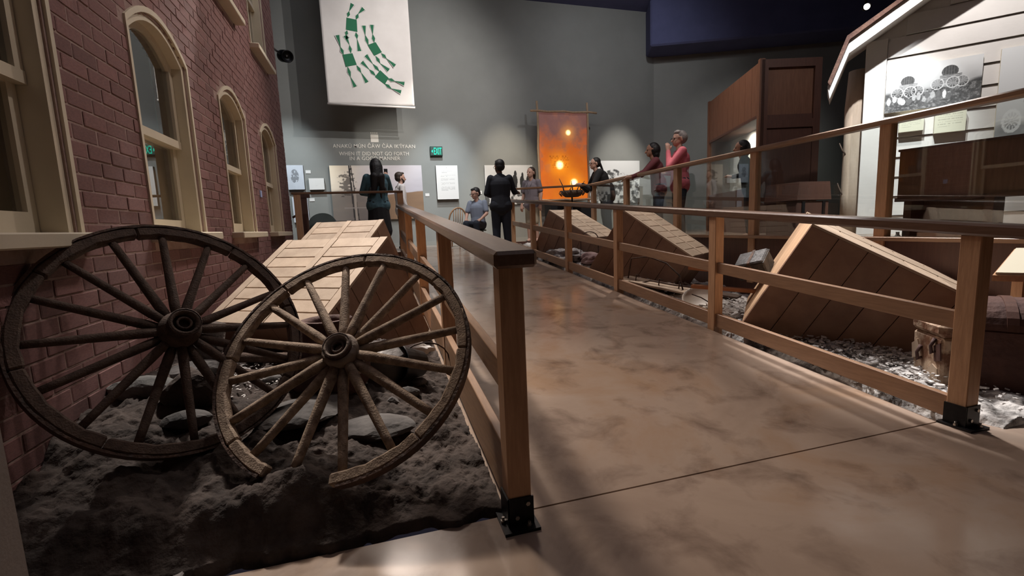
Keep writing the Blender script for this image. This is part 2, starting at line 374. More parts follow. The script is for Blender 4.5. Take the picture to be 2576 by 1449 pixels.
MB().box((-4, WALLY-.02, LAND), (7.8, WALLY, LAND+.11)).build('baseboard_back', 'baseboard', kind='structure')
MB().box((-1.30, .55, 0), (-.845, 1.3, 6.7)).build('wall_pillar', 'pillar', kind='structure', bevel=.008)
# retaining board of the platform along the pit, and brown slab at the foot of the brick front
MB().box((4.58, .2, -.1), (4.64, 9.6, .872)).build('trim_1', 'cabinet_dark', kind='structure')
MB().box((2.86, 10.28, -.1), (4.64, 10.36, LAND+.05)).build('trim_2', 'cabinet_dark', kind='structure')
MB().box((-1.29, 8.40, 0), (.41, 8.46, LAND+.04)).build('trim_3', 'cabinet_dark', kind='structure')
MB().box((-1.29, 1.32, 0), (-.735, 1.99, .035)).build('trim_4', 'brown_slab', kind='structure', bevel=.006)
MB().box((-.733, 1.5, 0), (-.70, 2.0, .04)).build('trim_5', 'kerb_grey', kind='structure', bevel=.005)

# ---------------- brick front with arched windows
WIN = [(2.18, .86), (3.85, .86), (5.54, .86), (7.22, .86)]      # centre y, width of the opening
SILL, SPR, RISE = 1.19, 2.42, .15
USILL, UTOP = 3.50, 4.85
def arch_top(y, yc, w): return SPR + RISE*max(0, 1-((y-yc)/(w/2))**2)
def in_open(y, z, m=0):
    for yc, w in WIN:
        if abs(y-yc) < w/2+m:
            if SILL-.06 < z < arch_top(y, yc, w)+m: return True
            if USILL-.06 < z < UTOP+m: return True
    return False
wall = thing('wall_left', 'red brick building front with cream arched windows', None, (WX, 1.2, 0), kind='structure')
bk = MB(); Xb, Xf = WX-.22, WX-.0035
ys = [1.1]
for yc, w in WIN: ys += [yc-w/2, yc+w/2]
ys += [8.465]
for i in range(0, len(ys), 2): bk.box((Xb, ys[i], 0), (Xf, ys[i+1], 6.75))
for yc, w in WIN:
    bk.box((Xb, yc-w/2, 0), (Xf, yc+w/2, SILL-.055)); bk.box((Xb, yc-w/2, UTOP), (Xf, yc+w/2, 6.75))
    N = 12
    for k in range(N):
        a, b_ = yc-w/2+w*k/N, yc-w/2+w*(k+1)/N
        bk.box((Xb, a, max(arch_top(a, yc, w), arch_top(b_, yc, w))+.015), (Xf, b_, USILL-.055))
bk.build('mortar_bed', 'mortar', wall)
CH, BL, J = .0774, .207, .0095
bricks = []
for c in range(67):
    z0 = c*CH; z1 = z0+CH-J; y = 1.15-(c % 2)*BL/2
    while y < 8.46:
        a, b_ = max(y, 1.12), min(y+BL-J, 8.468); y += BL
        # cut at jambs
        segs = [(a, b_)]
        for yc, w in WIN:
            new = []
            for s0, s1 in segs:
                zm = (z0+z1)/2; lo, hi = yc-w/2-.036, yc+w/2+.036
                op = (z1 > SILL-.05 and z0 < SPR) or (z1 > USILL-.05 and z0 < UTOP)
                if op and s1 > lo and s0 < hi:
                    if s0 < lo: new.append((s0, lo))
                    if s1 > hi: new.append((hi, s1))
                elif SPR-.08 < z0 < SPR+RISE+.05 and any(in_open(yy, zz, .035) for yy in (s0, (s0+s1)/2, s1) for zz in (z0, z1)): pass
                else: new.append((s0, s1))
            segs = new
        for s0, s1 in segs:
            if s1-s0 > .03: bricks.append((s0, s1, z0, z1))
def scr(p):
    q = V(p)-V((0, 0, CAM_H)); dz = q.dot(_f)
    if dz < .05: return None
    return 1288+1174.05*q.dot(_r)/dz, 724.5-1174.05*q.dot(_u)/dz
def barea(b):
    pts = [scr((WX, yy, zz)) for yy, zz in ((b[0], b[2]), (b[1], b[2]), (b[1], b[3]), (b[0], b[3]))]
    if any(p is None for p in pts): return 0
    cx = sum(p[0] for p in pts)/4; cy = sum(p[1] for p in pts)/4
    if not (0 < cx < 2576 and 0 < cy < 1449) or b[2] < .1: return 0
    return abs(sum(pts[i][0]*pts[(i+1) % 4][1]-pts[(i+1) % 4][0]*pts[i][1] for i in range(4)))/2
bricks.sort(key=lambda b: -barea(b))
bm = bmesh.new(); bmesh.ops.create_cube(bm, size=1)
bmesh.ops.translate(bm, verts=bm.verts, vec=(.5, .5, .5)); bmesh.ops.bevel(bm, geom=list(bm.edges), offset=.035, segments=1, affect='EDGES')
brick_me = bpy.data.meshes.new('brick'); bm.to_mesh(brick_me); bm.free(); brick_me.materials.append(M['brick'])
off = wl(wall); rest = MB()
for i, (a, b_, z0, z1) in enumerate(bricks):
    pr = random.uniform(-.0015, .0025); dz = random.uniform(-.0015, .0015)
    if i < 300:
        o = bpy.data.objects.new('brick', brick_me); COL.objects.link(o); o.parent = wall
        o.location = V((WX-.06, a, z0+dz))-off; o.scale = (.06+pr, b_-a, z1-z0)
    else: rest.box((WX-.05, a, z0+dz), (WX+pr, b_, z1+dz))
rest.build('brick_field', 'brick', wall, kind='stuff')
def arch_path(yc, w, z0, zs, rise, n=14):
    p = [(yc-w/2, z0), (yc-w/2, zs)]
    for k in range(1, n): 
        y = yc-w/2+w*k/n; p.append((y, zs+rise*(1-((y-yc)/(w/2))**2)))
    return p+[(yc+w/2, zs), (yc+w/2, z0)]
def frame_strip(mb, po, pi, x0, x1):
    """solid strip between an outer and an inner path (lists of (y,z)), from x0 to x1"""
    n = len(po); vs = [(x0, y, z) for y, z in po]+[(x0, y, z) for y, z in pi]+[(x1, y, z) for y, z in po]+[(x1, y, z) for y, z in pi]
    fs = []
    for i in range(n-1):
        fs += [(i, i+1, n+i+1, n+i), (2*n+i, 3*n+i, 3*n+i+1, 2*n+i+1), (i, 2*n+i, 2*n+i+1, i+1), (n+i, n+i+1, 3*n+i+1, 3*n+i)]
    fs += [(0, n, 3*n, 2*n), (n-1, 3*n-1, 4*n-1, 2*n-1)]
    mb.add(vs, fs)
def fill(mb, path, x):
    mb.add([(x, y, z) for y, z in path], [tuple(range(len(path)))])
def make_window(idx, yc, w, z0, zs, rise, zm, label):
    t = thing('window_%d' % idx, label, None, (WX, yc, z0), kind='structure')
    mb = MB(); frame_strip(mb, arch_path(yc, w+.05, z0, zs+.015, rise+.03), arch_path(yc, w-.075, z0, zs-.01, rise), WX-.14, WX-.012); mb.build('casing', 'cream', t)
    mb = MB(); frame_strip(mb, arch_path(yc, w+.085, z0, zs+.03, rise+.04), arch_path(yc, w+.03, z0, zs+.01, rise+.025), WX-.03, WX+.010); mb.build('brick_mould', 'cream', t)
    wi = w-.085
    s = MB(); frame_strip(s, arch_path(yc, wi, zm-.02, zs-.01, rise), arch_path(yc, wi-.10, zm-.02, zs-.045, rise-.01), WX-.115, WX-.075); s.box((WX-.115, yc-wi/2, zm-.03), (WX-.07, yc+wi/2, zm+.025))
    us = s.build('upper_sash', 'cream', t)
    g = MB(); fill(g, arch_path(yc, wi-.08, zm, zs-.03, rise-.01), WX-.095); g.build('pane', 'window_glass', us)
    s = MB(); a, b_ = yc-wi/2, yc+wi/2; zb = z0+.005
    s.box((WX-.15, a, zb), (WX-.112, a+.055, zm+.02)).box((WX-.15, b_-.055, zb), (WX-.112, b_, zm+.02)).box((WX-.15, a+.055, zb), (WX-.112, b_-.055, zb+.09)).box((WX-.15, a+.055, zm-.035), (WX-.112, b_-.055, zm+.02))
    ls = s.build('lower_sash', 'cream', t)
    g = MB(); fill(g, [(a+.05, zb+.08), (b_-.05, zb+.08), (b_-.05, zm-.03), (a+.05, zm-.03)], WX-.131); g.build('pane', 'window_glass', ls)
    MB().box((WX-.20, a, zb), (WX-.195, b_, zm)).build('roller_shade', 'shade_brown', t)
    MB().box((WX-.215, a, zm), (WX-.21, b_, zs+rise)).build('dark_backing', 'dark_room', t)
    MB().box((WX-.16, yc-w/2-.09, z0-.06), (WX+.105, yc+w/2+.09, z0)).build('sill', 'cream', t, bevel=.006)
    return t
wl_lab = ['nearest cream sash window of the brick front, cut by the picture edge', 'large arched cream sash window above the dark wagon wheel', 'middle arched cream sash window on the brick front', 'farthest arched cream sash window before the brick corner']
for i, (yc, w) in enumerate(WIN):
    make_window(i+1, yc, w, SILL, SPR, RISE, 1.85, wl_lab[i])
for i, (yc, w) in enumerate(WIN):
    make_window(i+5, yc, w, USILL, UTOP-.12, .06, 4.25, 'upper storey window above ' + wl_lab[i].split(' cream')[0] + ' window')

# ---------------- white siding house with gambrel rake, on the platform
HC = V((6.55, 5.0, PLAT)); hd = V((.64, -.768, 0)).normalized(); hn = V((hd.y, -hd.x, 0))   # hd along the front, hn towards the visitors
UZ_ = V((0, 0, 1))
house = thing('wall_house', 'white clapboard house front with sloping eave', None, HC, kind='structure')
rk = [(-.413, 1.84), (-.225, 2.38), (.491, 2.832), (3.4, 4.68)]     # along the front, height above platform (lower edge of the rake board)
def rake_x(z):
    return (z-.04-2.38)/.6325-.225
MB().prism([(.02, 0), (3.4, 0), (3.4, 4.70), (.491, 2.86), (.02, 2.55)], hd, UZ_, HC-hn*.012, -hn*.19).build('sheathing', 'siding_white', house)
zt = 0
while zt < 4.3:
    z0 = zt; z1 = zt+.242; b0 = max(.20, rake_x(z1))
    mb = MB(); P = lambda x, yy, z: HC+hd*x+hn*yy+V((0, 0, z))
    mb.add([P(b0, -.01, z0), P(3.4, -.01, z0), P(3.4, .030, z0), P(b0, .030, z0), P(b0, -.01, z1), P(3.4, -.01, z1), P(3.4, .010, z1), P(b0, .010, z1)],
           [(0,3,2,1),(4,5,6,7),(0,1,5,4),(1,2,6,5),(2,3,7,6),(3,0,4,7)])
    mb.build('clapboard', 'siding_white', house); zt += .256
MB().obox(HC, hd, hn, (0, 0, 1), (-.03, -.03, 0), (.195, .034, 2.56)).build('corner_board', 'siding_white', house, bevel=.004)
def rake_prism(dz0, dz1, y0, y1, name, m):
    pts = [(x, z+dz0) for x, z in rk]+[(x-(.03 if i < 2 else 0), z+dz1) for i, (x, z) in reversed(list(enumerate(rk)))]
    n = len(rk); vs = [HC+hd*x+hn*y0+V((0, 0, z)) for x, z in pts]+[HC+hd*x+hn*y1+V((0, 0, z)) for x, z in pts]
    fs = []
    for i in range(n-1):
        a, b_, c_, d_ = i, i+1, 2*n-2-i, 2*n-1-i
        fs += [(a, b_, c_, d_), (2*n+a, 2*n+d_, 2*n+c_, 2*n+b_), (a, 2*n+a, 2*n+b_, b_), (c_, 2*n+c_, 2*n+d_, d_)]
    fs += [(0, 2*n-1, 4*n-1, 2*n), (n-1, 3*n-1, 3*n, n)]
    MB().add(vs, fs).build(name, m, house)
rake_prism(0, .165, .33, .37, 'rake_board', 'siding_white')
rake_prism(.02, .13, -.15, .33, 'eave_soffit', 'siding_white')
rake_prism(.16, .21, -.15, .41, 'shingle_edge', 'shingle')

# ---------------- soil of the two pits
def soil_left(x, y):
    t = (x-WX)/(.41-WX); r = np.clip(RS*(y-RY0), 0, LAND)
    front = sstep(1.70, 2.5, y)
    h = r + .14*(1-t)*front + .02 + .02*sstep(1.70, 1.85, y) + .10*sstep(1.70, 1.86, y)*(1-sstep(.5, .95, t)) - .05*sstep(.85, 1, t)*sstep(1.9, 2.4, y)
    h = h + .09*np.exp(-((x+.39)**2/.04+(y-1.85)**2/.012)) + .09*np.exp(-((x+1.1)**2/.12+(y-2.2)**2/.4))
    return h
def soil_right(x, y):
    t = (x-2.85)/1.75; r = np.clip(RS*(y-RY0), 0, LAND)
    return r + .02 + .05*np.exp(-((t-.3)/.2)**2) - .10*sstep(.4, 1, t) - .20*(1-sstep(0, .13, t)) - .02
xs = np.linspace(WX, .412, 150); ysl = np.concatenate([np.linspace(1.70, 3.6, 260), np.linspace(3.615, 8.42, 260)])
X, Y = np.meshgrid(xs, ysl); lump = 1.3*(fbm(X*9, Y*9, 6, 3, .62)-.5)+.25*np.abs(fbm(X*22, Y*22, 4, 13)-.5)
ragged = (fbm(X*9, X*0+2, 4, 9)-.5)*.12
Yw = Y + ragged*(1-sstep(1.7, 1.95, Y))
Z = soil_left(X, Y)+lump*.10*sstep(1.68, 1.85, Y); Z[0] = -.02
heightfield('soil', X, Yw, Z, 'soil', kind='stuff', label='dark lumpy earth filling the pit below the brick front', cat='earth')
xs = np.linspace(2.852, 4.6, 150); ysr = np.concatenate([np.linspace(1.50, 4.2, 300), np.linspace(4.21, 10.3, 320)])
X, Y = np.meshgrid(xs, ysr); lump = fbm(X*6, Y*6, 6, 21, .6)-.5
Z = soil_right(X, Y)+lump*.12*sstep(2.85, 3.05, X); Z[0] = -.02
heightfield('ash_soil', X, Y, Z, 'soil_ash', kind='stuff', label='pale ash and earth strewn in the pit between walkway and glass', cat='earth')

# ================================================================== RAILINGS
def post_box(mb, x0, x1, y0, y1, z0, z1): return mb.box((x0, y0, z0), (x1, y1, z1))
def shoe_bracket(parent, x0, x1, y0, y1, z, top=.12):
    br = MB().box((x0-.006, y0-.007, z), (x0+.048, y0, z+top)).box((x0+.048, y0-.007, z), (x1+.006, y0, z+top)).box((x0-.008, y0-.007, z), (x0-.001, y1+.005, z+top))
    br.box((x0-.03, y0-.045, z), (x1+.02, y1+.02, z+.012))
    b = br.build('bracket', 'steel_black', parent)
    for px, pz in ((x1-.018, .095), (x1-.062, .045)):
        MB().cyl((px, y0-.006, z+pz), (px, y0-.014, z+pz), .009, n=6).build('bolt', 'bolt', b)
    for px, py in ((x0-.018, y0+.03), (x1-.02, y0-.026)):
        MB().cyl((px, py, z+.01), (px, py, z+.034), .006, n=8).cyl((px, py, z+.012), (px, py, z+.022), .011, n=6).build('anchor_bolt', 'bolt', b)
def sloped(mb, x0, x1, y0, y1, za, zb):
    a, b_ = RS*(y0-RY0), RS*(y1-RY0)
    mb.add([(x0,y0,a+za),(x1,y0,a+za),(x1,y1,b_+za),(x0,y1,b_+za),(x0,y0,a+zb),(x1,y0,a+zb),(x1,y1,b_+zb),(x0,y1,b_+zb)],
           [(0,3,2,1),(4,5,6,7),(0,1,5,4),(1,2,6,5),(2,3,7,6),(3,0,4,7)]); return mb
t = thing('ramp_railing', 'brown timber railing beside the wagon wheels with black steel shoe', 'railing', (.455, 1.63, 0))
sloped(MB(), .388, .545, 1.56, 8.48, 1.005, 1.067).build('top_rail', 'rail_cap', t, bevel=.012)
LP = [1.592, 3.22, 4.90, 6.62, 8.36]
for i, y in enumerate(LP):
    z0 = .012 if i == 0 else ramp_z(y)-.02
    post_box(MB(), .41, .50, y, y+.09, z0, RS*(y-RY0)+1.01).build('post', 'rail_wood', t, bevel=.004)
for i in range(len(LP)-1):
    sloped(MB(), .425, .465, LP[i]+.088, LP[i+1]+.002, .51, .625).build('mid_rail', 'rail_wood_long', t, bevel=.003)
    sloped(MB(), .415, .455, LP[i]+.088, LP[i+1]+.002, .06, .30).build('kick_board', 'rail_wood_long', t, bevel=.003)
shoe_bracket(t, .41, .50, 1.592, 1.682, 0)
t = thing('ramp_railing', 'long brown timber railing between walkway and the ash pit', 'railing', (2.915, 1.63, 0))
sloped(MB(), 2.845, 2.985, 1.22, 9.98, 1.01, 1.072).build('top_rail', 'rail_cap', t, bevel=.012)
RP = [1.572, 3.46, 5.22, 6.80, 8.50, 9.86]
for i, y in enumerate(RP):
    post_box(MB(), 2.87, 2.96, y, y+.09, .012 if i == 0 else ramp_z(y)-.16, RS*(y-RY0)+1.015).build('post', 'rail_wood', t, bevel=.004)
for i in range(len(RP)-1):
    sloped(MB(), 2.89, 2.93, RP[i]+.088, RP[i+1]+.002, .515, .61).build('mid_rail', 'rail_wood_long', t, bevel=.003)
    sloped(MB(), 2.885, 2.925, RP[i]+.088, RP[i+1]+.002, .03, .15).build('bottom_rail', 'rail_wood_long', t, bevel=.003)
shoe_bracket(t, 2.87, 2.96, 1.572, 1.662, 0)
t = thing('landing_railing', 'thin brown railing crossing behind the far plank box, before the jean jacket', 'railing', (-.4, 8.5, LAND))
MB().box((-1.27, 8.47, 1.795), (.52, 8.56, 1.83)).build('top_rail', 'rail_wood_cross', t, bevel=.006)
for x in (-1.24, .42): MB().box((x, 8.48, LAND), (x+.10, 8.55, 1.80)).build('post', 'rail_wood', t, bevel=.004)
t = thing('landing_railing', 'short brown railing between walkway end and the leaning man in black', 'railing', (3.7, 9.9, LAND))
ca, cb = V((2.86, 10.30, 0)), V((4.62, 9.46, 0)); cd = (cb-ca).normalized(); cn = V((-cd.y, cd.x, 0)); cl = (cb-ca).length
MB().obox(ca, cd, cn, (0, 0, 1), (0, -.05, 1.935), (cl, .05, 1.975)).build('top_rail', 'rail_wood_cross', t, bevel=.006)
MB().obox(ca, cd, cn, (0, 0, 1), (.0, -.045, .3), (.09, .045, 1.937)).build('post', 'rail_wood', t, bevel=.004)
# glass guard along the platform
t = thing('glass_railing', 'timber guard with clear glass panes along the raised platform', 'railing', (4.6, 5.5, PLAT))
MB().box((4.53, .15, 1.925), (4.655, 9.52, 1.978)).build('top_rail', 'rail_wood_long', t, bevel=.012)
MB().box((4.50, .15, .868), (4.68, 9.50, .905)).build('glazing_sill', 'rail_wood_long', t, bevel=.004)
GP = [9.32, 7.93, 6.38, 4.81, 3.24, 1.67, .2]
for y in GP: MB().box((4.56, y, .3), (4.65, y+.10, 1.93)).build('post', 'rail_wood', t, bevel=.004)
for i in range(len(GP)-1):
    MB().box((4.60, GP[i+1]+.10, .90), (4.608, GP[i], 1.93)).build('pane', 'glass', t)

# ================================================================== PLANK BOXES
def plank_box(label, FR, yaw, tilt, W, Ln, H, rows, side, roll=0, jg=.0055):
    c, s = math.cos(yaw), math.sin(yaw); u = V((c, s, 0)); v0 = V((-s, c, 0)); n0 = V((0, 0, 1))
    v = v0*math.cos(tilt)+n0*math.sin(tilt); n = n0*math.cos(tilt)-v0*math.sin(tilt)
    if roll: u, n = u*math.cos(roll)+n*math.sin(roll), n*math.cos(roll)-u*math.sin(roll)
    FR = V(FR); O = FR-u*W-v*Ln                                 # near lower corner of the sloping top
    t = thing('plank_box', label, 'wooden box', (O+u*W/2+v*Ln/2-n*H*.6), 'tilted plank boxes in the pits')
    th = .018
    MB().obox(O, u, v, n, (.02, .02, -H), (W-.02, Ln-.02, -th-.002)).build('core', 'plank_shaded', t)
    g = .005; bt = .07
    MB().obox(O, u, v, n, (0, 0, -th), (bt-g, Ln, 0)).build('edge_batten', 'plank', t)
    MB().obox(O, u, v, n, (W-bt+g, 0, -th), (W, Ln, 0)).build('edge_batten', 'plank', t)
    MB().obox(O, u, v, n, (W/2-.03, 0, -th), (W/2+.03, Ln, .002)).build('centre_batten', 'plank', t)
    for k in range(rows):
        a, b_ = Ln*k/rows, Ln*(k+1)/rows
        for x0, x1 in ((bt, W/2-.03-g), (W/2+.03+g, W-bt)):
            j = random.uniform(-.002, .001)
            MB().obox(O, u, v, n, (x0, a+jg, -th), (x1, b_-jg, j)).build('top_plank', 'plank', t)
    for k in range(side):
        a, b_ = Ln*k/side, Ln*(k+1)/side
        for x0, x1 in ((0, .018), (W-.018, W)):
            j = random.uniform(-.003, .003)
            MB().obox(O, u, v, n, (x0+j, a+.003, -H), (x1+j, b_-.003, -th-.001)).build('side_plank', 'plank_shaded', t)
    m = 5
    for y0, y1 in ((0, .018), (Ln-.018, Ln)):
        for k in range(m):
            MB().obox(O, u, v, n, (.02+(W-.04)*k/m+.002, y0, -H), (.02+(W-.04)*(k+1)/m-.002, y1, -th-.001)).build('end_plank', 'plank_shaded' if y0 == 0 else 'plank_end', t)
    return t
HH = CAM_H
plank_box('large tilted plank box behind the wagon wheels, lit on top', (.09, 3.69, -.043+HH), -.613, .574, .97, .963, 1.0, 8, 5)
plank_box('far tilted plank box below the woman in the jean jacket', (.11, 5.65, .134+HH), -.563, .584, .918, .99, 1.15, 8, 5)
plank_box('farthest tilted plank box of the ash pit, below the fire banner', (3.929, 8.761, .267+HH), .536, .497, .90, 1.10, 1.0, 8, 5)
plank_box('middle tilted plank box of the ash pit behind the bent rod', (3.95, 6.19, .153+HH), .602, .589, .87, 1.11, .98, 8, 5)
plank_box('nearest tilted plank box of the ash pit with dark jointed side', (3.83, 3.414, .019+HH), .83, .514, .90, 1.46, .95, 6, 7, roll=.12, jg=.008)

# ================================================================== WAGON WHEELS
def wheel(label, C, nrm, R, ns, m, a0, tyre, gap=None, hubl=.2, spoke_r=.021, group='wagon wheels leaning in the pit', missing=()):
    C = V(C); n = V(nrm).normalized(); e1 = V((0, 0, 1)).cross(n); e1 = -e1.normalized() if False else e1.normalized(); e2 = n.cross(e1).normalized()
    if e2.z < 0: e2 = -e2
    t = thing('wagon_wheel', label, 'wagon wheel', C-e2*R, group)
    P = lambda a, r, h=0: C+e1*(r*math.cos(a))+e2*(r*math.sin(a))+n*h
    def ring(mb, r0, r1, h0, h1, A0, A1, N):
        vs = []; wob = lambda k, s: 1+.004*math.sin(k*1.7+s)+.003*math.sin(k*3.1+2*s)
        closed = abs(A1-A0-2*PI) < 1e-6
        for k in range(N+(0 if closed else 1)):
            a = A0+(A1-A0)*k/N
            vs += [P(a, r0*wob(k, 0), h0), P(a, r1, h0), P(a, r1, h1), P(a, r0*wob(k, 1), h1)]
        L_ = len(vs)//4; fs = []
        for k in range(N if closed else N):
            i, j = 4*k, 4*((k+1) % L_)
            for q in range(4): fs.append((i+q, i+(q+1) % 4, j+(q+1) % 4, j+q))
        if not closed: fs += [(0, 1, 2, 3), (4*(L_-1)+3, 4*(L_-1)+2, 4*(L_-1)+1, 4*(L_-1))]
        mb.add(vs, fs, False)
    nf = ns//2
    for k in range(nf):                                            # felloes, two spokes each
        A0 = a0-PI/ns+2*PI*k/nf; A1 = A0+2*PI/nf-.004
        if gap:
            if A0 < gap[0] < A1: A1 = gap[0]
            elif A0 < gap[1] < A1: A0 = gap[1]
        mb = MB(); ring(mb, R-.056, R-.010, -.024, .024, A0, A1, 10); mb.build('felloe', m, t, bevel=.007)
    mb = MB()
    if gap: ring(mb, R-.010, R, -.025, .025, gap[1]+.05-2*PI, gap[0]-.02, 72)
    else: ring(mb, R-.010, R, -.025, .025, 0, 2*PI, 80)
    mb.build('iron_tyre', tyre, t)
    for k in range(ns):
        a = a0+2*PI*k/ns
        if k in missing: continue
        dish = .03*(1 if k % 2 else -1)*.3
        p0 = P(a, .06, .02+dish); p1 = P(a, R-.055, 0)
        pts = [p0+(p1-p0)*q for q in (0, .15, .5, .85, 1)]
        MB().tube(pts, [spoke_r*.95, spoke_r*1.15, spoke_r, spoke_r*.9, spoke_r*.85], n=8).build('spoke', m, t)
    h = MB().lathe(C, [(.001, -.12), (.05, -.12), (.062, -.05), (.078, -.035), (.08, .055), (.064, .075), (.055, hubl-.03), (.058, hubl-.028), (.058, hubl), (.046, hubl), (.04, hubl-.035), (.001, hubl-.035)], 24, n)
    hb = h.build('hub', 'hub' if m == 'old_wood' else m, t)
    MB().lathe(C, [(.0585, hubl-.028), (.0615, hubl-.028), (.0615, hubl+.002), (.0585, hubl+.002)], 24, n).build('hub_band', tyre, hb)
    MB().lathe(C, [(.018, hubl-.034), (.03, hubl-.03), (.03, hubl-.012), (.022, hubl-.010), (.018, hubl-.034)], 18, n).build('axle_box', tyre, hb)
    return t
RAD = math.radians
wheel('weathered brown wagon wheel in front, leaning back beside the railing', (-.171, 2.163, .601), (-.276, -.674, .685), .57, 16, 'old_wood', RAD(13.8), 'rust', gap=(RAD(250), RAD(279)), hubl=.095)
wheel('dark iron-tyred wagon wheel leaning on the brick front', (-.868, 2.35, .735), (.53, -.70, .478), .535, 16, 'old_wood_dark', RAD(15.3), 'rust', hubl=.13, spoke_r=.018)

# ================================================================== BACK WALL EXHIBITS
UX, UZ = V((1, 0, 0)), V((0, 0, 1))
def panel(name, label, cat, x0, x1, z0, z1, y=WALLY, th=.03, m='paper', fun=None, nx=100, ny=70, edge='black'):
    t = thing(name, label, cat, ((x0+x1)/2, y, z0))
    MB().box((x0, y-th, z0), (x1, y, z1)).build('board', edge if fun else m, t)
    if fun: picture('print', (x0, y-th-.002, z0), UX, UZ, x1-x0, z1-z0, fun, t, nx, ny)
    return t
def text_fun(lines, bg=(.8, .8, .78), x0=.1, x1=.9, ink=.55, seed=1):
    def f(s, t):
        a = np.zeros_like(s)
        for i, (ya, yb, l, r) in enumerate(lines):
            n = vnoise(s*46+i*17, s*0+i*3.3+seed, seed)
            a = np.maximum(a, ((t > ya) & (t < yb) & (s > l) & (s < r) & (n > .34))*1.)
        k = 1-ink*a
        return bg[0]*k, bg[1]*k, bg[2]*k
    return f
def para(y, n, l=.15, r=.85, dy=.03, h=.012): return [(y-i*dy-h, y-i*dy, l, r if i < n-1 else (l+r)/2) for i in range(n)]
panel('information_sign', 'tall white text panel on the grey wall right of the exit sign', 'panel', 1.57, 2.11, 1.87, 2.70, th=.09,
      fun=text_fun([(.92, .945, .47, .53)]+para(.84, 2, .25, .75, .045)+para(.72, 2, .2, .9, .035)+para(.62, 3, .2, .85)+para(.50, 3, .2, .85)+para(.38, 5, .2, .85, .028), (.8, .8, .78), ink=.35), nx=80, ny=150)
def hills(base, amp, f, s, seed): return base+amp*(fbm(s*f, s*0+seed, 5, seed)-.5)
def land_fun(s, t):
    sky = np.stack([.50+.10*t, .47+.10*t, .54+.06*t], -1); n = fbm(s*4, t*7, 5, 4)
    warm = np.exp(-(s/.28)**2)[..., None]*np.stack([.45+0*s, .36+0*s, .12+0*s], -1); c = sky*(1-.25*(n[..., None]-.5))+warm*(.6+.4*t[..., None])
    hz = hills(.46, .10, 3, s, 11)+.10*(s-.6); hill = np.stack([.20+.12*n, .125+.07*n, .08+.03*n], -1)
    k = (sstep(hz+.01, hz-.01, t)*sstep(.35, .6, s))[..., None]; c = c*(1-k)+hill*k
    dk = np.stack([.10+.10*n, .088+.07*n, .08+.05*n], -1); d = (sstep(.62, .45, t+.22*(n-.5))*sstep(.66, .45, s))[..., None]; c = c*(1-.9*d)+dk*.9*d
    tree = fbm(s*26, t*34, 3, 8); tm = np.exp(-((s-.17)/.10)**2)*sstep(.35, .5, t)*sstep(.98, .8, t)
    k = (sstep(.50, .56, tree*(.45+.55*tm)+.12*tm)*(tm > .15))[..., None]; c = c*(1-.8*k)+np.array([.055, .045, .04])*.8*k
    for x0, x1, wd in ((.205, .225, .009), (.222, .27, .006)):
        xx = x1+(x0-x1)*t; k = (np.abs(s-xx) < wd)[..., None]; c = c*(1-k)+np.array([.035, .03, .03])*k
    k = ((np.abs(s-.245) < .012) & (t < .52))[..., None]; c = c*(1-k)+np.array([.36, .31, .27])*k
    k = ((np.abs(t-.23) < .012) & (s > .12) & (s < .5))[..., None]; c = c*(1-.7*k)+np.array([.30, .27, .25])*.7*k
    return c[..., 0], c[..., 1], c[..., 2]
panel('photo_mural', 'large colour landscape mural with bare tree behind the woman', 'photograph', -.91, 1.22, 1.42, 2.71, th=.06, fun=land_fun, nx=200, ny=130)
def grey(f): 
    def g(s, t): v = f(s, t); return v*.98, v, v*1.0
    return g
def horse_fun(s, t):
    v = .80-.10*fbm(s*5, t*5, 4, 2)
    for cx, cy, sz in ((.62, .60, .17), (.77, .58, .15), (.90, .60, .13), (.45, .55, .12)):
        b = ((s-cx)/(.32*sz))**2+((t-cy)/sz)**2 < 1; nk = ((s-cx-.012)/(.16*sz))**2+((t-cy-sz*1.05)/(.5*sz))**2 < 1
        lg = (np.abs(np.abs(s-cx)-.03) < .010) & (t < cy) & (t > cy-sz*2.0)
        v = np.where(b | nk | lg, .03, v)
    gr = sstep(.34, .22, t); v = v*(1-gr)+gr*(.10+.7*(fbm(s*22, t*12, 4, 5) > .52)); return v
panel('photograph', 'white and black horse photograph behind the man in dark shirt', 'photograph', 2.82, 4.12, 1.70, 2.71, fun=grey(horse_fun), nx=140, ny=100)
def mount_fun(s, t):
    hz = .62+.18*np.exp(-((s-.45)/.28)**2)+.05*(fbm(s*8, s*0, 4, 6)-.5); n = fbm(s*16, t*13, 5, 7, .6)
    v = np.where(t > hz, .86, .10+.75*sstep(.40, .62, n)); return v
panel('photograph', 'black and white mountain photograph behind the leaning man', 'photograph', 5.77, 7.32, 1.66, 2.82, fun=grey(mount_fun), nx=140, ny=100)
def hand_fun(s, t):
    n = fbm(s*4, t*4, 5, 9); v = .78-.12*n; b = (((s-.45)/.25)**2+((t-.55)/.28)**2 < 1) & (fbm(s*13, t*11, 4, 3) > .42)
    return np.where(b, .30, v)
def bluish(f):
    def g(s, t): v = f(s, t); return v*.88, v*.95, v*1.05
    return g
panel('photograph', 'pale blue grey photograph beside the brick corner', 'photograph', -1.83, -1.48, 2.17, 2.72, th=.07, fun=bluish(hand_fun), nx=60, ny=90)
panel('caption_card', 'small blank caption card high beside the pale photograph', 'card', -1.44, -1.33, 2.54, 2.61, th=.008)
panel('information_sign', 'small white text plaque between pale photograph and landscape mural', 'panel', -1.38, -1.05, 2.16, 2.42, th=.08, fun=text_fun(para(.8, 4, .4, .8, .14, .03), ink=.12), nx=50, ny=40)
panel('caption_card', 'small caption card low beside the lit screen panel', 'card', -1.41, -1.30, 1.90, 1.97, th=.008)
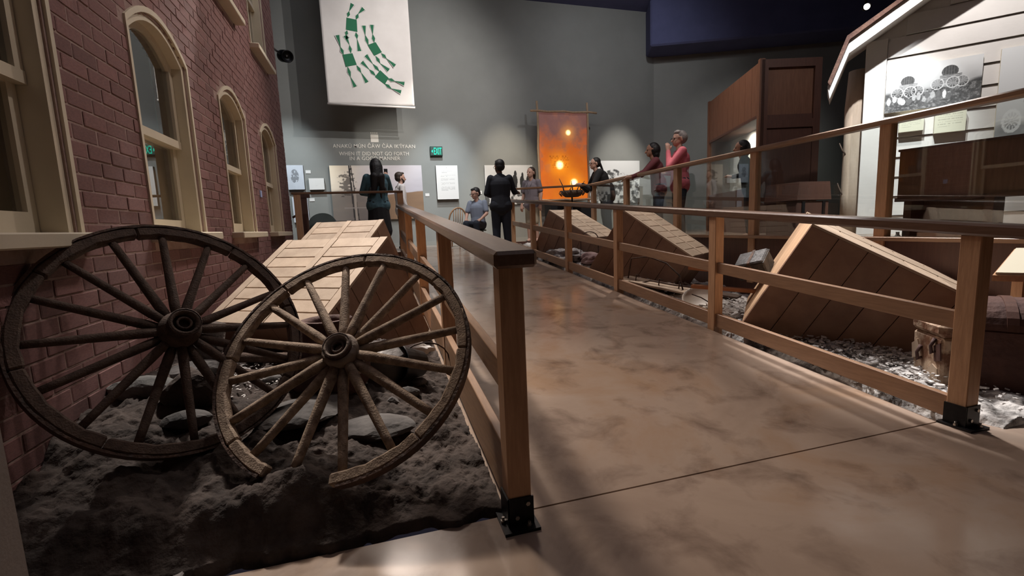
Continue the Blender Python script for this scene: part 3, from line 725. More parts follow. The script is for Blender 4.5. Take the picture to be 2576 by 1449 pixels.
panel('light_panel', 'bright bluish panel low on the wall behind the brown post', 'panel', -1.78, -1.45, 1.42, 2.00, th=.05, fun=bluish(lambda s, t: .82-.1*fbm(s*3, t*3, 3, 5)), nx=40, ny=50)
panel('caption_card', 'small caption card right of the landscape mural', 'card', 1.28, 1.38, 1.96, 2.03, th=.008)
panel('caption_card', 'tiny caption card left of the horse photograph', 'card', 2.66, 2.73, 1.99, 2.07, th=.008)
# wall lettering
t = thing('wall_lettering', 'cream lettering in two languages on the grey back wall', 'lettering', (.15, WALLY, 2.84))
def line(txt, xc, z, width, cap, name='text_line'):
    cu = bpy.data.curves.new('text', 'FONT'); cu.body = txt; cu.align_x = 'CENTER'; cu.extrude = .004; cu.offset = .004; cu.resolution_u = 3; cu.size = 1; cu.space_character = 1.05
    o = bpy.data.objects.new('text', cu); COL.objects.link(o); bpy.context.view_layer.update()
    me = bpy.data.meshes.new_from_object(o.evaluated_get(bpy.context.evaluated_depsgraph_get())); bpy.data.objects.remove(o)
    co = np.array([v.co[:] for v in me.vertices]); w0 = co[:, 0].max()-co[:, 0].min(); x0 = (co[:, 0].max()+co[:, 0].min())/2
    A = wl(t); sx = width/w0; sy = cap/.69
    for v in me.vertices:
        x, y, q = v.co; v.co = V((xc+(x-x0)*sx, WALLY-.004-q, z+y*sy))-A
    return link(name, me, 'lettering', t)
line('ANAK\u00da M\u00daN \u010c\u00c1W \u010c\u00c1A IK\u02bc\u00cdYAAN', .155, 3.125, 1.90, .085)
line('WHEN IT DID NOT GO FORTH', .135, 2.95, 1.61, .085)
line('IN A GOOD MANNER', .145, 2.84, 1.17, .085)
g = MB().box((.07, WALLY-.006, 3.26), (.25, WALLY, 3.44)); g.build('light_square', 'lettering', t)  # projected light mark, modelled as pale plates in the lettering colour
for i in range(4): MB().box((.075+i*.045, WALLY-.006, 3.46), (.10+i*.045, WALLY, 3.485)).build('light_dot', 'lettering', t)
# exit sign
t = thing('exit_sign', 'green lit EXIT sign with arrow on the grey wall', 'exit sign', (1.61, WALLY, 2.95))
MB().box((1.46, WALLY-.07, 2.935), (1.765, WALLY, 3.165)).build('housing', 'exit_body', t, bevel=.006)
MB().box((1.475, WALLY-.076, 2.95), (1.75, WALLY-.07, 3.15)).build('face', 'exit_body', t)
_t = t
ln = line; 
def sign_line(txt, xc, z, width, cap):
    global t
    t = _t; o = line(txt, xc, z, width, cap, 'letters'); o.data.materials.clear(); o.data.materials.append(M['exit_green'])
    o.location = (0, -.078, 0)
sign_line('EXIT', 1.645, 2.965, .19, .165)
MB().prism([(1.522, 3.085), (1.522, 3.005), (1.488, 3.045)], UX, UZ, (0, WALLY-.080, 0), (0, .003, 0)).build('arrow', 'exit_green', _t)
# hanging cloth banner with four green figures
t = thing('hanging_banner', 'tall white cloth banner with four green long-limbed figures', 'banner', (.15, 11, 3.85))
nx, ny = 40, 60; vs = []; fs = []
for j in range(ny+1):
    for i in range(nx+1):
        s = i/nx; q = j/ny; vs.append((-.75+1.81*s, 11+.008*math.sin(s*9+q*2)+.004*math.sin(s*17), 3.88+q*2.75))
for j in range(ny):
    for i in range(nx): a = j*(nx+1)+i; fs.append((a, a+1, a+nx+2, a+nx+1))
cl = MB().add(vs, fs, True).build('cloth', 'canvas', t)
sm = cl.modifiers.new('thick', 'SOLIDIFY'); sm.thickness = .004
MB().cyl((-.76, 11, 3.87), (1.07, 11, 3.84), .022, n=10).build('bottom_batten', 'canvas', t)
MB().cyl((-.78, 11, 6.64), (1.08, 11, 6.64), .02, n=10).build('top_bar', 'steel_black', t)
for x in (-.6, .9): MB().cyl((x, 11, 6.64), (x, 11, 6.79), .006, n=6).build('hanger', 'steel_black', t)
def b2(px, py):      # banner position of a mark, from its place on the cloth (cloth measured 100 wide, 132.6 deep below the visible top)
    return px, py
def limb(pts, w):
    """chain of diamonds along pts: outline polygon"""
    L1, R1 = [], []
    for i in range(len(pts)-1):
        p, q = V((*pts[i], 0)), V((*pts[i+1], 0)); d = (q-p).normalized(); n = V((-d.y, d.x, 0)); last = i == len(pts)-2
        ws = ((0, .1), (.5, 1)) if not last else ((0, .1), (1, 1.15))
        for f, k in ws: c = p+(q-p)*f; L1.append(c+n*w*k); R1.append(c-n*w*k)
    return [(v.x, v.y) for v in L1]+[(v.x, v.y) for v in reversed(R1)]
def fig_poly(poly, y, name, m, parent):
    return MB().prism(poly, UX, UZ, (0, y, 0), (0, .002, 0)).build(name, m, parent)
# crop pixel (680..1400 x 0..420 at 3.45x) -> banner plane
def bp_(x, y): 
    a, b_ = x/3.45+680, y/3.45
    s = (a-(803+b_*.085))/((1025+b_*.064)-(803+b_*.085)); return -.745+1.80*s, 5.98-(b_-8*s)/263*2.10
FIG = [ # body quad, limbs
 ([(655, 165), (742, 180), (748, 285), (650, 268)], [[(665, 160), (678, 110), (705, 45)], [(735, 178), (755, 128), (800, 80)], [(660, 275), (650, 320), (665, 345)], [(735, 288), (745, 345), (765, 450)]]),
 ([(835, 395), (905, 368), (960, 455), (893, 490)], [[(842, 395), (815, 310), (803, 228)], [(893, 372), (880, 300), (872, 218)], [(905, 490), (945, 555), (1020, 615)], [(955, 465), (1000, 510), (1075, 575)]]),
 ([(622, 485), (705, 470), (742, 570), (650, 590)], [[(630, 485), (605, 420), (578, 318)], [(692, 470), (680, 400), (645, 320)], [(665, 590), (690, 680), (728, 765)], [(740, 575), (780, 640), (830, 725)]]),
 ([(945, 615), (1020, 685), (985, 742), (898, 675)], [[(940, 628), (880, 560), (820, 485)], [(905, 665), (850, 610), (785, 545)], [(1012, 690), (1075, 712), (1160, 735)], [(985, 735), (1045, 780), (1130, 810)]])]
for body, limbs in FIG:
    f = fig_poly([bp_(*p) for p in body], 10.981, 'green_figure', 'banner_green', t)
    for lm in limbs:
        pts = [bp_(*p) for p in lm]; p0, p1, p2 = [V((*p, 0)) for p in pts]; pm = p1+(p2-p1)*.55; sub = pts
        fig_poly(limb(sub, .034), 10.982, 'limb', 'banner_green', f)
        fig_poly(limb(sub, .050), 10.9865, 'limb_outline', 'banner_line', f)
        fig_poly(limb(sub, .046), 10.9842, 'limb_halo', 'canvas', f)
# fire banner on lashed poles
t = thing('fire_banner', 'tall orange fire and smoke print hung on lashed poles', 'banner', (4.87, 11.6, LAND))
def fire_fun(s, t_):
    n = fbm(s*3.2+2, t_*5, 6, 31, .6); n2 = fbm(s*6, t_*8+4, 5, 37, .6)
    red = np.stack([.60+.3*(n-.5), .135+.12*(n-.5), .012+0*s], -1); mau = np.stack([.15+.05*n2, .065+.03*n2, .055+.03*n2], -1)
    k = sstep(.40, .90, t_+.7*(n-.5)); c = red*(1-k[..., None])+mau*k[..., None]
    sm = (sstep(.5, .66, n2)*sstep(.15, .5, t_))[..., None]*.55; c = c*(1-sm)+np.array([.26, .10, .06])*sm
    for cx, cy, r, a in ((.60, .775, .055, 1.), (.41, .40, .085, 1.3), (.70, .19, .08, 1.3)):
        d = np.sqrt(((s-cx)*1.37)**2+((t_-cy)*2.15)**2)/1.37
        h = np.exp(-(d/(r*2.4))**2)[..., None]*a; c = c+h*np.array([.45, .17, .0]); q = np.exp(-(d/(r*.8))**4)[..., None]*a; c = c+q*np.array([2.2, 1.9, .8])
    for i in range(7):
        y = .50-i*.021; m_ = ((np.abs(t_-y) < .006) & (s > .2+.012*i) & (s < .55+.02*((i*37) % 5)) & (vnoise(s*60+i*9, s*0+i, 5) > .42))[..., None]; c = c*(1-.4*m_)
    return c[..., 0], c[..., 1], c[..., 2]
MB().box((4.19, 11.605, 1.79), (5.55, 11.612, 3.97)).build('backing_cloth', 'burgundy', t)
picture('fire_print', (4.19, 11.602, 1.79), UX, UZ, 1.36, 2.18, fire_fun, t, 110, 180, 'print_backlit')
for x in (4.165, 5.545):
    MB().tube([(x+.012*math.sin(k*1.9), 11.57, LAND+(4.23-LAND)*k/9) for k in range(10)], .028, 8).build('upright_pole', 'pole', t)
for z, a, b_ in ((3.985, 3.97, 5.80), (1.76, 4.0, 5.75)):
    MB().tube([(a+(b_-a)*k/8, 11.545, z+.012*math.sin(k*2.1)) for k in range(9)], .027, 8).build('cross_pole', 'pole', t)
# console below it, basket of antlers
t = thing('console', 'dark low console standing under the fire banner', 'console', (4.83, 11.15, LAND))
MB().box((4.22, 10.95, LAND+.52), (5.46, 11.4, LAND+.93)).build('body', 'cloth_black', t, bevel=.01)
for x in (4.28, 5.34): MB().box((x, 11.0, LAND), (x+.06, 11.35, LAND+.53)).build('leg', 'cloth_black', t)
t = thing('antler_basket', 'shallow woven basket bristling with dark antlers before the fire banner', 'basket', (4.68, 10.7, 1.82))
MB().lathe((4.68, 10.7, 1.78), [(.001, 0), (.16, .0), (.25, .06), (.285, .15), (.27, .15), (.235, .07), (.001, .02)], 22).build('basket', 'antler', t)
for i in range(12):
    a = 2*PI*i/12; MB().tube([(4.68+.285*math.cos(a), 10.7+.285*math.sin(a), 1.93), (4.68+.31*math.cos(a+.2), 10.7+.31*math.sin(a+.2), 1.87), (4.68+.26*math.cos(a+.3), 10.7+.26*math.sin(a+.3), 1.81)], .012, 6).build('rim_stitch', 'antler', t)
for x, dx, dz in ((-.2, -.14, .36), (.02, -.05, .30), (.12, .07, .22), (.2, .12, .30), (-.08, .06, .18)):
    MB().tube([(4.68+x, 10.7, 1.86), (4.68+x+dx*.3, 10.68, 1.86+dz*.5), (4.68+x+dx, 10.66, 1.86+dz)], [.018, .014, .006], 6).build('antler', 'antler', t)
t = thing('basket_stand', 'thin dark stand holding the antler basket', 'stand', (4.68, 10.7, LAND))
MB().cyl((4.68, 10.7, LAND+.02), (4.68, 10.7, 1.785), .02).build('stem', 'steel_black', t); MB().lathe((4.68, 10.7, LAND), [(.001, 0), (.2, 0), (.2, .02), (.03, .035), (.02, .06)], 18).build('foot', 'steel_black', t)
# wall fixture spots
def fixture(label, p, tgt, r=.075, ln_=.2, wallp=None, lit=True):
    t = thing('spotlight', label, 'spotlight', p); p = V(p); d = (V(tgt)-p).normalized()
    MB().lathe(p, [(.001, -ln_/2), (r*.8, -ln_/2), (r, -ln_/2+.03), (r, ln_/2), (r*.86, ln_/2), (r*.8, ln_/2-.05), (.001, ln_/2-.05)], 20, d).build('can', 'steel_black', t)
    MB().lathe(p, [(.001, ln_/2-.048), (r*.35 if not lit else r*.78, ln_/2-.046), (.001, ln_/2-.03)], 18, d).build('lens', 'lamp_face' if lit else 'bolt', t)
    if wallp: MB().cyl(p-d*ln_*.3, wallp, .018, n=8).build('arm', 'steel_black', t)
fixture('black cylindrical spotlight on an arm beside the brick corner', (-1.27, 9.3, 4.22), (-.3, 7.5, 3.6), .10, .26, (-1.40, 8.45, 4.12), lit=False)
fixture('lit track spotlight under the dark ceiling above the house eave', (7.75, 6.0, 4.36), (5.2, 3.2, 3.4), .055, .15, (7.75, 6.0, 6.78))
# chairs
def bentwood(label, cx, cy, z, yaw, wood, seatc):
    t = thing('bentwood_chair', label, 'chair', (cx, cy, z)); c, s = math.cos(yaw), math.sin(yaw)
    P = lambda x, y, q: (cx+x*c-y*s, cy+x*s+y*c, z+q)
    MB().lathe(P(0, 0, .43), [(.001, .03), (.2, .03), (.215, .015), (.2, 0), (.001, 0)], 24).build('seat', seatc, t)
    for x, y in ((-.16, -.15), (.16, -.15), (-.15, .15), (.15, .15)): MB().tube([P(x, y, .43), P(x*1.1, y*1.15, .2), P(x*1.2, y*1.3, 0)], [.018, .018, .013], 8).build('leg', wood, t)
    for a in (-1, 1): MB().tube([P(a*.165, -.16, .2), P(a*.16, .16, .2)], .010, 6).build('stretcher', wood, t)
    pts = []
    for k in range(17):
        a = PI*k/16; pts.append(P(-.225*math.cos(a), .17+.07*math.sin(a), .45+.42*math.sin(a)**.7))
    MB().tube(pts, .018, 8).build('back_hoop', wood, t)
    for x in (-.12, -.06, 0, .06, .12):
        a = math.acos(-x/.225) if abs(x) < .225 else 0
        MB().tube([P(x*.8, .17, .45), P(x, .17+.07*math.sin(a), .45+.42*math.sin(a)**.7)], .010, 6).build('back_spindle', wood, t)
bentwood('pale wooden spindle-back chair behind the railing, empty', 1.80, 10.9, LAND, .25+PI, 'chair_wood', 'chair_wood')
t = thing('tub_chair', 'dark rounded-back chair behind the far plank box', 'chair', (-1.05, 10.6, LAND))
pts = []
for k in range(15):
    a = PI*k/14; pts.append((a, .55+.27*math.sin(a)**.8))
vs = []; fs = []
for a, zt_ in pts:
    for r in (.30, .27): vs += [(-1.05-r*math.cos(a), 10.6+r*math.sin(a)*.9, LAND+.42), (-1.05-r*math.cos(a), 10.6+r*math.sin(a)*.9, LAND+zt_+.03*(r < .29))]
for k in range(14):
    i = 4*k; j = i+4; fs += [(i, j, j+1, i+1), (i+2, i+3, j+3, j+2), (i+1, j+1, j+3, i+3), (i, i+2, j+2, j)]
MB().add(vs, fs, True).build('backrest', 'chair_dark', t)
MB().lathe((-1.05, 10.6, LAND+.40), [(.001, .06), (.25, .06), (.27, .03), (.25, 0), (.001, 0)], 22).build('seat', 'chair_dark', t)
for x, y in ((-.2, -.2), (.2, -.2), (-.2, .2), (.2, .2)): MB().cyl((-1.05+x*.9, 10.6+y*.9, LAND+.4), (-1.05+x, 10.6+y, LAND), .016, .012, 8).build('leg', 'steel_black', t)
t = thing('timber_stand', 'dark timber post with slanting brace behind the corner railing', 'stand', (-1.2, 9.4, LAND))
MB().box((-1.27, 9.37, LAND), (-1.155, 9.45, 1.86)).build('upright', 'cabinet_dark', t); MB().box((-1.33, 9.36, 1.80), (-1.10, 9.46, 1.86)).build('cap', 'cabinet_dark', t)
MB().cyl((-1.42, 9.40, 1.45), (-1.20, 9.40, 1.58), .022, n=6).build('brace', 'cabinet_dark', t); MB().box((-1.42, 9.3, LAND), (-1.0, 9.52, LAND+.04)).build('foot', 'cabinet_dark', t)

# ================================================================== PLATFORM: kiosk, house prints, casework
K0 = V((.956*7, 7, PLAT)); ka = V((.141, -.042, 0)).normalized(); kb = V((.151, .375, 0)).normalized()
t = thing('display_kiosk', 'tall brown timber kiosk with lit glass band on its side', 'display case', K0)
kw, kd, kh = 1.05, 2.85, 3.01
def kb_(name, m, a, b_): return MB().obox(K0, ka, kb, (0, 0, 1), a, b_).build(name, m, t)
kb_('plinth', 'cabinet_dark', (0, 0, 0), (kw, kd, .85)); kb_('upper_body', 'cabinet', (.02, .02, 2.08), (kw, kd, kh))
kb_('back_panel', 'cabinet_dark', (kw-.04, 0, .85), (kw, kd, 2.08)); kb_('far_panel', 'cabinet_dark', (0, kd-.05, .85), (kw, kd, 2.08))
kb_('front_panel', 'cabinet_dark', (.0, 0, .85), (kw, .04, 2.08))
n_ = 9
for k in range(n_):
    a, b_ = .05+(kd-.1)*k/n_, .05+(kd-.1)*(k+1)/n_-.008; kb_('upper_board', 'cabinet', (-.012, a, 2.10), (.02, b_, kh-.02))
for x0, x1 in ((0, .12), (kw-.12, kw)): kb_('front_stile', 'cabinet_dark', (x0, -.03, .0), (x1, 0, kh))
for z0, z1 in ((kh-.14, kh), (1.85, 1.99), (.75, .87)): kb_('front_stretcher', 'cabinet_dark', (.12, -.03, z0), (kw-.12, 0, z1))
kb_('corner_post', 'cabinet', (-.03, -.03, 0), (.06, .06, kh+.02)); kb_('far_post', 'cabinet', (-.03, kd-.08, 0), (.06, kd+.02, kh))
kb_('inner_wall', 'siding_white', (.50, .06, .85), (.52, kd-.06, 2.08)); kb_('side_pane', 'glass', (.0, .07, .85), (.006, kd-.09, 2.08))
kb_('window_rail', 'cabinet_dark', (-.02, .06, 2.05), (.02, kd-.06, 2.10))
spot(tuple(K0+ka*.25+kb*1.5+V((0, 0, 2.0))), tuple(K0+ka*.5+kb*1.5+V((0, 0, 1.4))), 60, 165, 1, NEUT, .05)
# house photographs and captions (on the clapboards)
def hpanel(name, label, cat, x0, x1, z0, z1, fun=None, m='paper_cream', nx=100, ny=70, off_=.06):
    t = thing(name, label, cat, HC+hd*x0+hn*off_+V((0, 0, z0)))
    MB().obox(HC, hd, hn, (0, 0, 1), (x0, .031, z0), (x1, off_, z1)).build('board', m, t)
    if fun: picture('print', HC+hd*x0+hn*(off_+.002)+V((0, 0, z0)), hd, UZ, x1-x0, z1-z0, fun, t, nx, ny)
    return t
def wagons_fun(s, t):
    n = fbm(s*7, t*6, 5, 41); g = fbm(s*45, t*28, 4, 43, .6); v = .40+.42*sstep(.30, .95, t)-.12*n
    gr = sstep(.47, .38, t+.06*(n-.5)-.10*sstep(.72, 1, s)); v = v*(1-gr)+gr*(.02+.30*g*n+.10*(g > .62))
    for cx, cy, a in ((.24, .52, .075), (.68, .60, .085)):
        e = ((s-cx)/a)**2+((t-cy-.14)/(a*1.55))**2; v = np.where((e < 1) & (t > cy+.05), .02+.07*g+.05*(np.abs(np.mod((s-cx)/a*3, 1)-.5) < .12), v)
        bed = (np.abs(s-cx-.01) < a*1.3) & (np.abs(t-cy+.01) < .085); v = np.where(bed, .10+.45*g*(np.mod(t*26, 1) > .25), v)
        for wx in (-1.45, 1.5, .4):
            d = np.sqrt(((s-cx-wx*a)/.56)**2+(t-cy+.10)**2); v = np.where(d < .105, v*.55, v); v = np.where(np.abs(d-.115) < .010, .42+.3*g, v)
            an = np.arctan2(t-cy+.10, (s-cx-wx*a)/.56); v = np.where((d < .11) & (np.abs(np.mod(an, PI/5)-PI/10) < .07), .40, v)
    rg = random.Random(3)
    for i in range(13):
        px = .05+.052*i+rg.uniform(-.015, .015); py = .25+rg.uniform(-.06, .05); w_, h_ = rg.uniform(.018, .03), rg.uniform(.055, .09); c = rg.choice((.75, .6, .12, .4))
        v = np.where(((s-px)/w_)**2+((t-py)/h_)**2 < 1+.5*(g-.5), c*(.6+.7*g), v); v = np.where(((s-px)/.011)**2+((t-py-h_-.02)/.028)**2 < 1, .30, v); v = np.where(((s-px)/.012)**2+((t-py-h_-.04)/.016)**2 < 1, .04, v)
    return v
def solve_t(q):   # where the sight direction x/y = q meets the house front
    return (q*HC.y-HC.x)/(hd.x-q*hd.y)
ta, tb_ = solve_t(1.378), solve_t(1.755)
hpanel('photograph', 'old photograph of covered wagons and settlers on the white siding', 'photograph', ta, tb_, 1.60, 2.155, grey(wagons_fun), nx=260, ny=160)
def wagon2_fun(s, t):
    n = fbm(s*6, t*9, 5, 47); v = .66+.12*t; gr = sstep(.2, .1, t); v = v*(1-gr)+gr*(.2+.3*n)
    blob = (((s-.62)/.33)**2+((t-.42)/.17)**2 < 1) & (n > .36); v = np.where(blob, .05+.2*n, v)
    d = np.sqrt(((s-.22)/.62)**2+((t-.17)/.62)**2*1); a = np.arctan2((t-.17), (s-.22)); v = np.where((np.abs(d-.19) < .03) | ((d < .19) & (np.abs(np.mod(a, PI/6)-PI/12) < .10)), .8, v); return v
t2 = solve_t(1.83)
hpanel('photograph', 'tall photograph of a wagon wheel and rider at the far right of the siding', 'photograph', t2, t2+.62, 1.15, 2.17, grey(wagon2_fun), nx=70, ny=120)
tf = text_fun(para(.85, 6, .1, .9, .11, .035), bg=(.68, .66, .52), ink=.35)
ha, hb_ = solve_t(1.435), solve_t(1.53); hpanel('text_card', 'small cream caption panel under the wagon photograph, behind the post', 'panel', ha, hb_, 1.33, 1.54, tf, nx=60, ny=40, off_=.10)
ha, hb_ = solve_t(1.572), solve_t(1.70); hpanel('text_card', 'wider cream caption panel below the wagon photograph', 'panel', ha, hb_, 1.27, 1.53, tf, nx=70, ny=50, off_=.10)
t = thing('tree_trunk', 'pale smooth tree trunk beside the corner of the white house', 'tree', (6.78, 5.3, PLAT))
MB().tube([(6.80, 5.30, PLAT), (6.77, 5.30, PLAT+.6), (6.79, 5.31, PLAT+1.2), (6.76, 5.30, PLAT+1.8), (6.78, 5.3, PLAT+2.3)], [.155, .14, .14, .135, .12], 16).build('trunk', 'bark_pale', t)
for z, dz in ((.5, .25), (1.1, .22)): MB().tube([(6.70, 5.32, PLAT+z), (6.62, 5.36, PLAT+z+dz*.5), (6.58, 5.38, PLAT+z+dz)], [.014, .010, .006], 7).build('branch', 'old_wood_dark', t)
t = thing('wooden_chest', 'big dark wooden chest standing behind the glass before the kiosk', 'chest', (6.15, 5.65, PLAT))
MB().box((5.86, 5.40, PLAT), (6.46, 5.95, PLAT+.50)).build('body', 'cabinet_dark', t, bevel=.01)
MB().prism([(-.02, .52), (.62, .52), (.58, .78), (.02, .78)], UX, UZ, (5.86, 5.38, PLAT), (0, .59, 0)).build('lid', 'cabinet_dark', t)
for x in (5.95, 6.33): MB().box((x, 5.385, PLAT+.04), (x+.05, 5.40, PLAT+.50)).build('iron_band', 'steel_black', t)
# brown casework behind the glass
def yx(xp, q): return V((xp, xp/q, 0))
A = V((4.92, 4.92/1.45, PLAT)); B = V((5.22, 2.2, PLAT)); cdir = (B-A).normalized(); cnn = V((cdir.y, -cdir.x, 0)); clen = (B-A).length+1.4
t = thing('reading_bench', 'dark brown timber counter panel behind the glass before the house', 'counter', A+cdir*.8)
MB().obox(A, cdir, cnn, (0, 0, 1), (0, -.05, .43), (clen, 0, .875)).build('front_board', 'cabinet', t)
MB().obox(A, cdir, cnn, (0, 0, 1), (-.01, -.35, .40), (clen, .03, .435)).build('shelf', 'cabinet_dark', t)
MB().obox(A, cdir, cnn, (0, 0, 1), (-.01, -.06, .875), (clen, .015, .895)).build('cap', 'cabinet_dark', t)
for a in (.05, .62): MB().obox(A, cdir, cnn, (0, 0, 1), (a, -.3, 0), (a+.06, -.02, .40)).build('leg', 'cabinet_dark', t)
MB().obox(A, cdir, cnn, (0, 0, 1), (0, -.34, 0), (.66, -.30, .40)).build('back_board', 'cabinet_dark', t)
t = thing('display_tray', 'low red-brown tray behind the glass sill under the counter', 'tray', A+cdir*.4+cnn*-.1)
MB().obox(A, cdir, cnn, (0, 0, 1), (.16, -.24, .03), (.60, -.04, .06)).build('base', 'red_plank', t); MB().obox(A, cdir, cnn, (0, 0, 1), (.16, -.06, .06), (.60, -.04, .10)).build('lip', 'red_plank', t)
MB().obox(A, cdir, cnn, (0, 0, 1), (.18, -.2, 0), (.22, -.08, .03)).build('foot', 'cabinet_dark', t)
p = A+cdir*.06+cnn*.1
t = tag(MB().lathe(p, [(.001, 0), (.035, 0), (.04, .02), (.038, .06), (.015, .085), (.014, .11), (.018, .113), (.001, .113)], 16).build('jug', 'tin', loc=p), 'small grey stoneware jug on the floor behind the glass post', 'jug')
t = thing('slanted_sign', 'cream slanted sign board at the right edge, above the trunk', 'sign', (4.25, 2.15, .2))
O_ = V((4.0, 2.1, .70)); su = V((.6, -.8, 0)).normalized(); sv = V((.46, .12, .17)).normalized(); sn = su.cross(sv)
MB().obox(O_, su, sv, sn, (0, 0, -.012), (.6, .42, .004)).build('face', 'paper_cream', t); MB().obox(O_, su, sv, sn, (-.01, -.015, -.06), (.61, .435, -.012)).build('frame', 'rail_wood', t)
for a in (.08, .5): q = O_+su*a+sv*.2; MB().box((q.x-.03, q.y-.03, -.1), (q.x+.03, q.y+.03, q.z-.05)).build('leg', 'rail_wood', t)
# light blue plate on the brick front
MB().box((WX, 6.36, 1.61), (WX+.012, 6.43, 1.69)).build('wall_plate', 'screen_blue', label='small pale blue plate fixed on the bricks before the last window', cat='plate')

# ================================================================== DEBRIS IN THE PITS
def zl(x, y): return float(soil_left(np.array(x), np.array(y)))
def zr(x, y): return float(soil_right(np.array(x), np.array(y)))
def rock(name, label, cat, c, r, m, seed, flat=1, group=None, rotz=0):
    rg = random.Random(seed); bm = bmesh.new(); bmesh.ops.create_icosphere(bm, subdivisions=3, radius=1)
    ds = [V((rg.uniform(-1, 1), rg.uniform(-1, 1), rg.uniform(-1, 1))).normalized() for _ in range(9)]; hs = [rg.uniform(.62, .95) for _ in ds]
    R_ = Matrix.Rotation(rotz, 3, 'Z')
    for v in bm.verts:
        p = v.co.normalized()
        for d, h in zip(ds, hs):
            q = p.dot(d)
            if q > h: p = p-d*(q-h)*.9
        p = p*(1+rg.uniform(-.025, .025)); v.co = R_ @ V((p.x*r[0], p.y*r[1], p.z*r[2]))
    me = bpy.data.meshes.new(name); bm.to_mesh(me); bm.free()
    return link(name, me, m, None, None, label, cat, group, c)
rock('field_stone', 'long pale stone at the foot of the brick front, inside the dark wheel', 'stone', (-1.14, 2.62, zl(-1.14, 2.62)+.03), (.19, .075, .065), 'stone_pale', 3, rotz=-.35)
rock('field_stone', 'black rounded stone behind the lower rim of the dark wheel', 'stone', (-.90, 2.50, zl(-.9, 2.5)+.07), (.13, .11, .11), 'soil', 5)
rock('field_stone', 'grey broken stone against the bricks behind the black stone', 'stone', (-1.0, 2.85, zl(-1.0, 2.85)+.06), (.14, .1, .05), 'stone', 8, rotz=.4)
rock('field_stone', 'small grey stone before the black rounded stone', 'stone', (-.86, 2.30, zl(-.86, 2.3)+.02), (.10, .06, .045), 'stone', 9, rotz=.2)
rock('flat_stone', 'broad flat grey slab lying behind the front wheel spokes', 'stone', (-.42, 2.42, zl(-.42, 2.42)+.02), (.24, .20, .05), 'stone', 12, rotz=.5)
rock('flat_stone', 'brown flat slab at the lower right spokes of the front wheel', 'stone', (-.08, 2.28, zl(-.08, 2.28)+.02), (.21, .15, .045), 'stone', 15, rotz=-.3)
for i, (x, y, s) in enumerate(((.12, 2.75, .07), (.2, 2.95, .05), (.02, 2.62, .045), (.22, 2.5, .04), (-.62, 2.85, .05), (.1, 3.1, .06))):
    rock('clod', ['grey clod beside the pot base', 'clod under the dark bucket', 'small clod behind the right spokes', 'clod near the kick board', 'clod left of the flat slab', 'clod behind the pot'][i], 'clod', (x, y, zl(x, y)+s*.3), (s, s*.8, s*.6), 'stone', 30+i)
# charred uprights under the near box
t = thing('charred_post', 'black charred leaning post against the bricks behind the dark wheel', 'post', (-1.02, 3.0, zl(-1.0, 3.0)-.03))
MB().tube([(-1.02, 3.0, zl(-1.02, 3.0)-.04), (-1.0, 3.02, .45), (-.94, 3.05, .66)], [.10, .085, .07], 9).build('trunk', 'soil', t); MB().tube([(-1.0, 3.02, .42), (-.9, 2.98, .52)], [.035, .02], 7).build('stub', 'soil', t)
t = thing('brown_jar', 'large dark brown clay jar behind the front wheel hub', 'jar', (-.30, 2.78, zl(-.3, 2.78)-.03))
MB().lathe((-.30, 2.78, zl(-.3, 2.78)-.05), [(.001, 0), (.15, 0), (.21, .08), (.225, .2), (.19, .33), (.13, .38), (.12, .42), (.14, .44), (.12, .445), (.10, .42), (.10, .38), (.001, .36)], 26).build('body', 'leather', t)
t = thing('enamel_pot', 'dented grey-white pot under the front wheel hub', 'pot', (-.02, 3.02, zl(0, 3.02)))
zz = zl(-.02, 3.02)-.02
MB().lathe((-.02, 3.02, zz), [(.001, 0), (.10, 0), (.125, .03), (.13, .19), (.145, .20), (.135, .205), (.12, .19), (.115, .03), (.001, .02)], 26, (.12, -.2, 1)).build('body', 'tin', t); MB().lathe((-.02, 3.02, zz), [(.001, .245), (.03, .24), (.13, .20), (.14, .205), (.13, .212), (.03, .255), (.001, .26)], 24, (.12, -.2, 1)).build('lid', 'tin', t)
t = thing('black_bucket', 'black tipped bucket with wire handle beside the railing kick board', 'bucket', (.20, 3.02, zl(.2, 3.02)))
zz = zl(.2, 3.02)+.10
MB().lathe((.22, 3.06, zz), [(.001, .0), (.085, 0), (.12, .20), (.128, .2), (.115, .195), (.08, .01), (.001, .012)], 24, (-.75, -.55, .25)).build('shell', 'black', t)
MB().tube([V((.22, 3.06, zz))+V((.02+.16*math.cos(a)*.3, -.05, 0))+V((.13*math.cos(a), .05*math.cos(a), .15*math.sin(a))) for a in [PI*k/10 for k in range(11)]], .005, 6).build('wire_handle', 'rust', t)
def crumple(name, label, cat, c, r, m, seed):
    bm = bmesh.new(); bmesh.ops.create_icosphere(bm, subdivisions=4, radius=1); rg = np.random.RandomState(seed)
    for v in bm.verts:
        p = v.co; n = float(fbm(np.array(p.x*3+seed), np.array(p.y*3+p.z*2.3), 4, seed))-.5
        q = p*(1+n*1.1); v.co = (q.x*r[0], q.y*r[1], max(q.z, -.3)*r[2])
    me = bpy.data.meshes.new(name); bm.to_mesh(me); bm.free(); me.polygons.foreach_set('use_smooth', [True]*len(me.polygons))
    return link(name, me, m, None, None, label, cat, None, c)
crumple('cloth_scrap', 'crumpled white cloth near the railing behind the front wheel', 'cloth', (.20, 3.45, zl(.2, 3.45)+.05), (.14, .07, .06), 'white_cloth', 4)
crumple('cloth_scrap', 'small white scrap behind the front wheel hub', 'cloth', (-.03, 3.32, zl(0, 3.32)+.12), (.05, .04, .04), 'white_cloth', 6)
MB().tube([(-.80, 3.15, zl(-.8, 3.15)+.05), (-.58, 3.12, zl(-.6, 3.1)+.06)], .012, 6).build('stick', 'plank', label='pale stick on the earth behind the dark wheel', cat='stick')
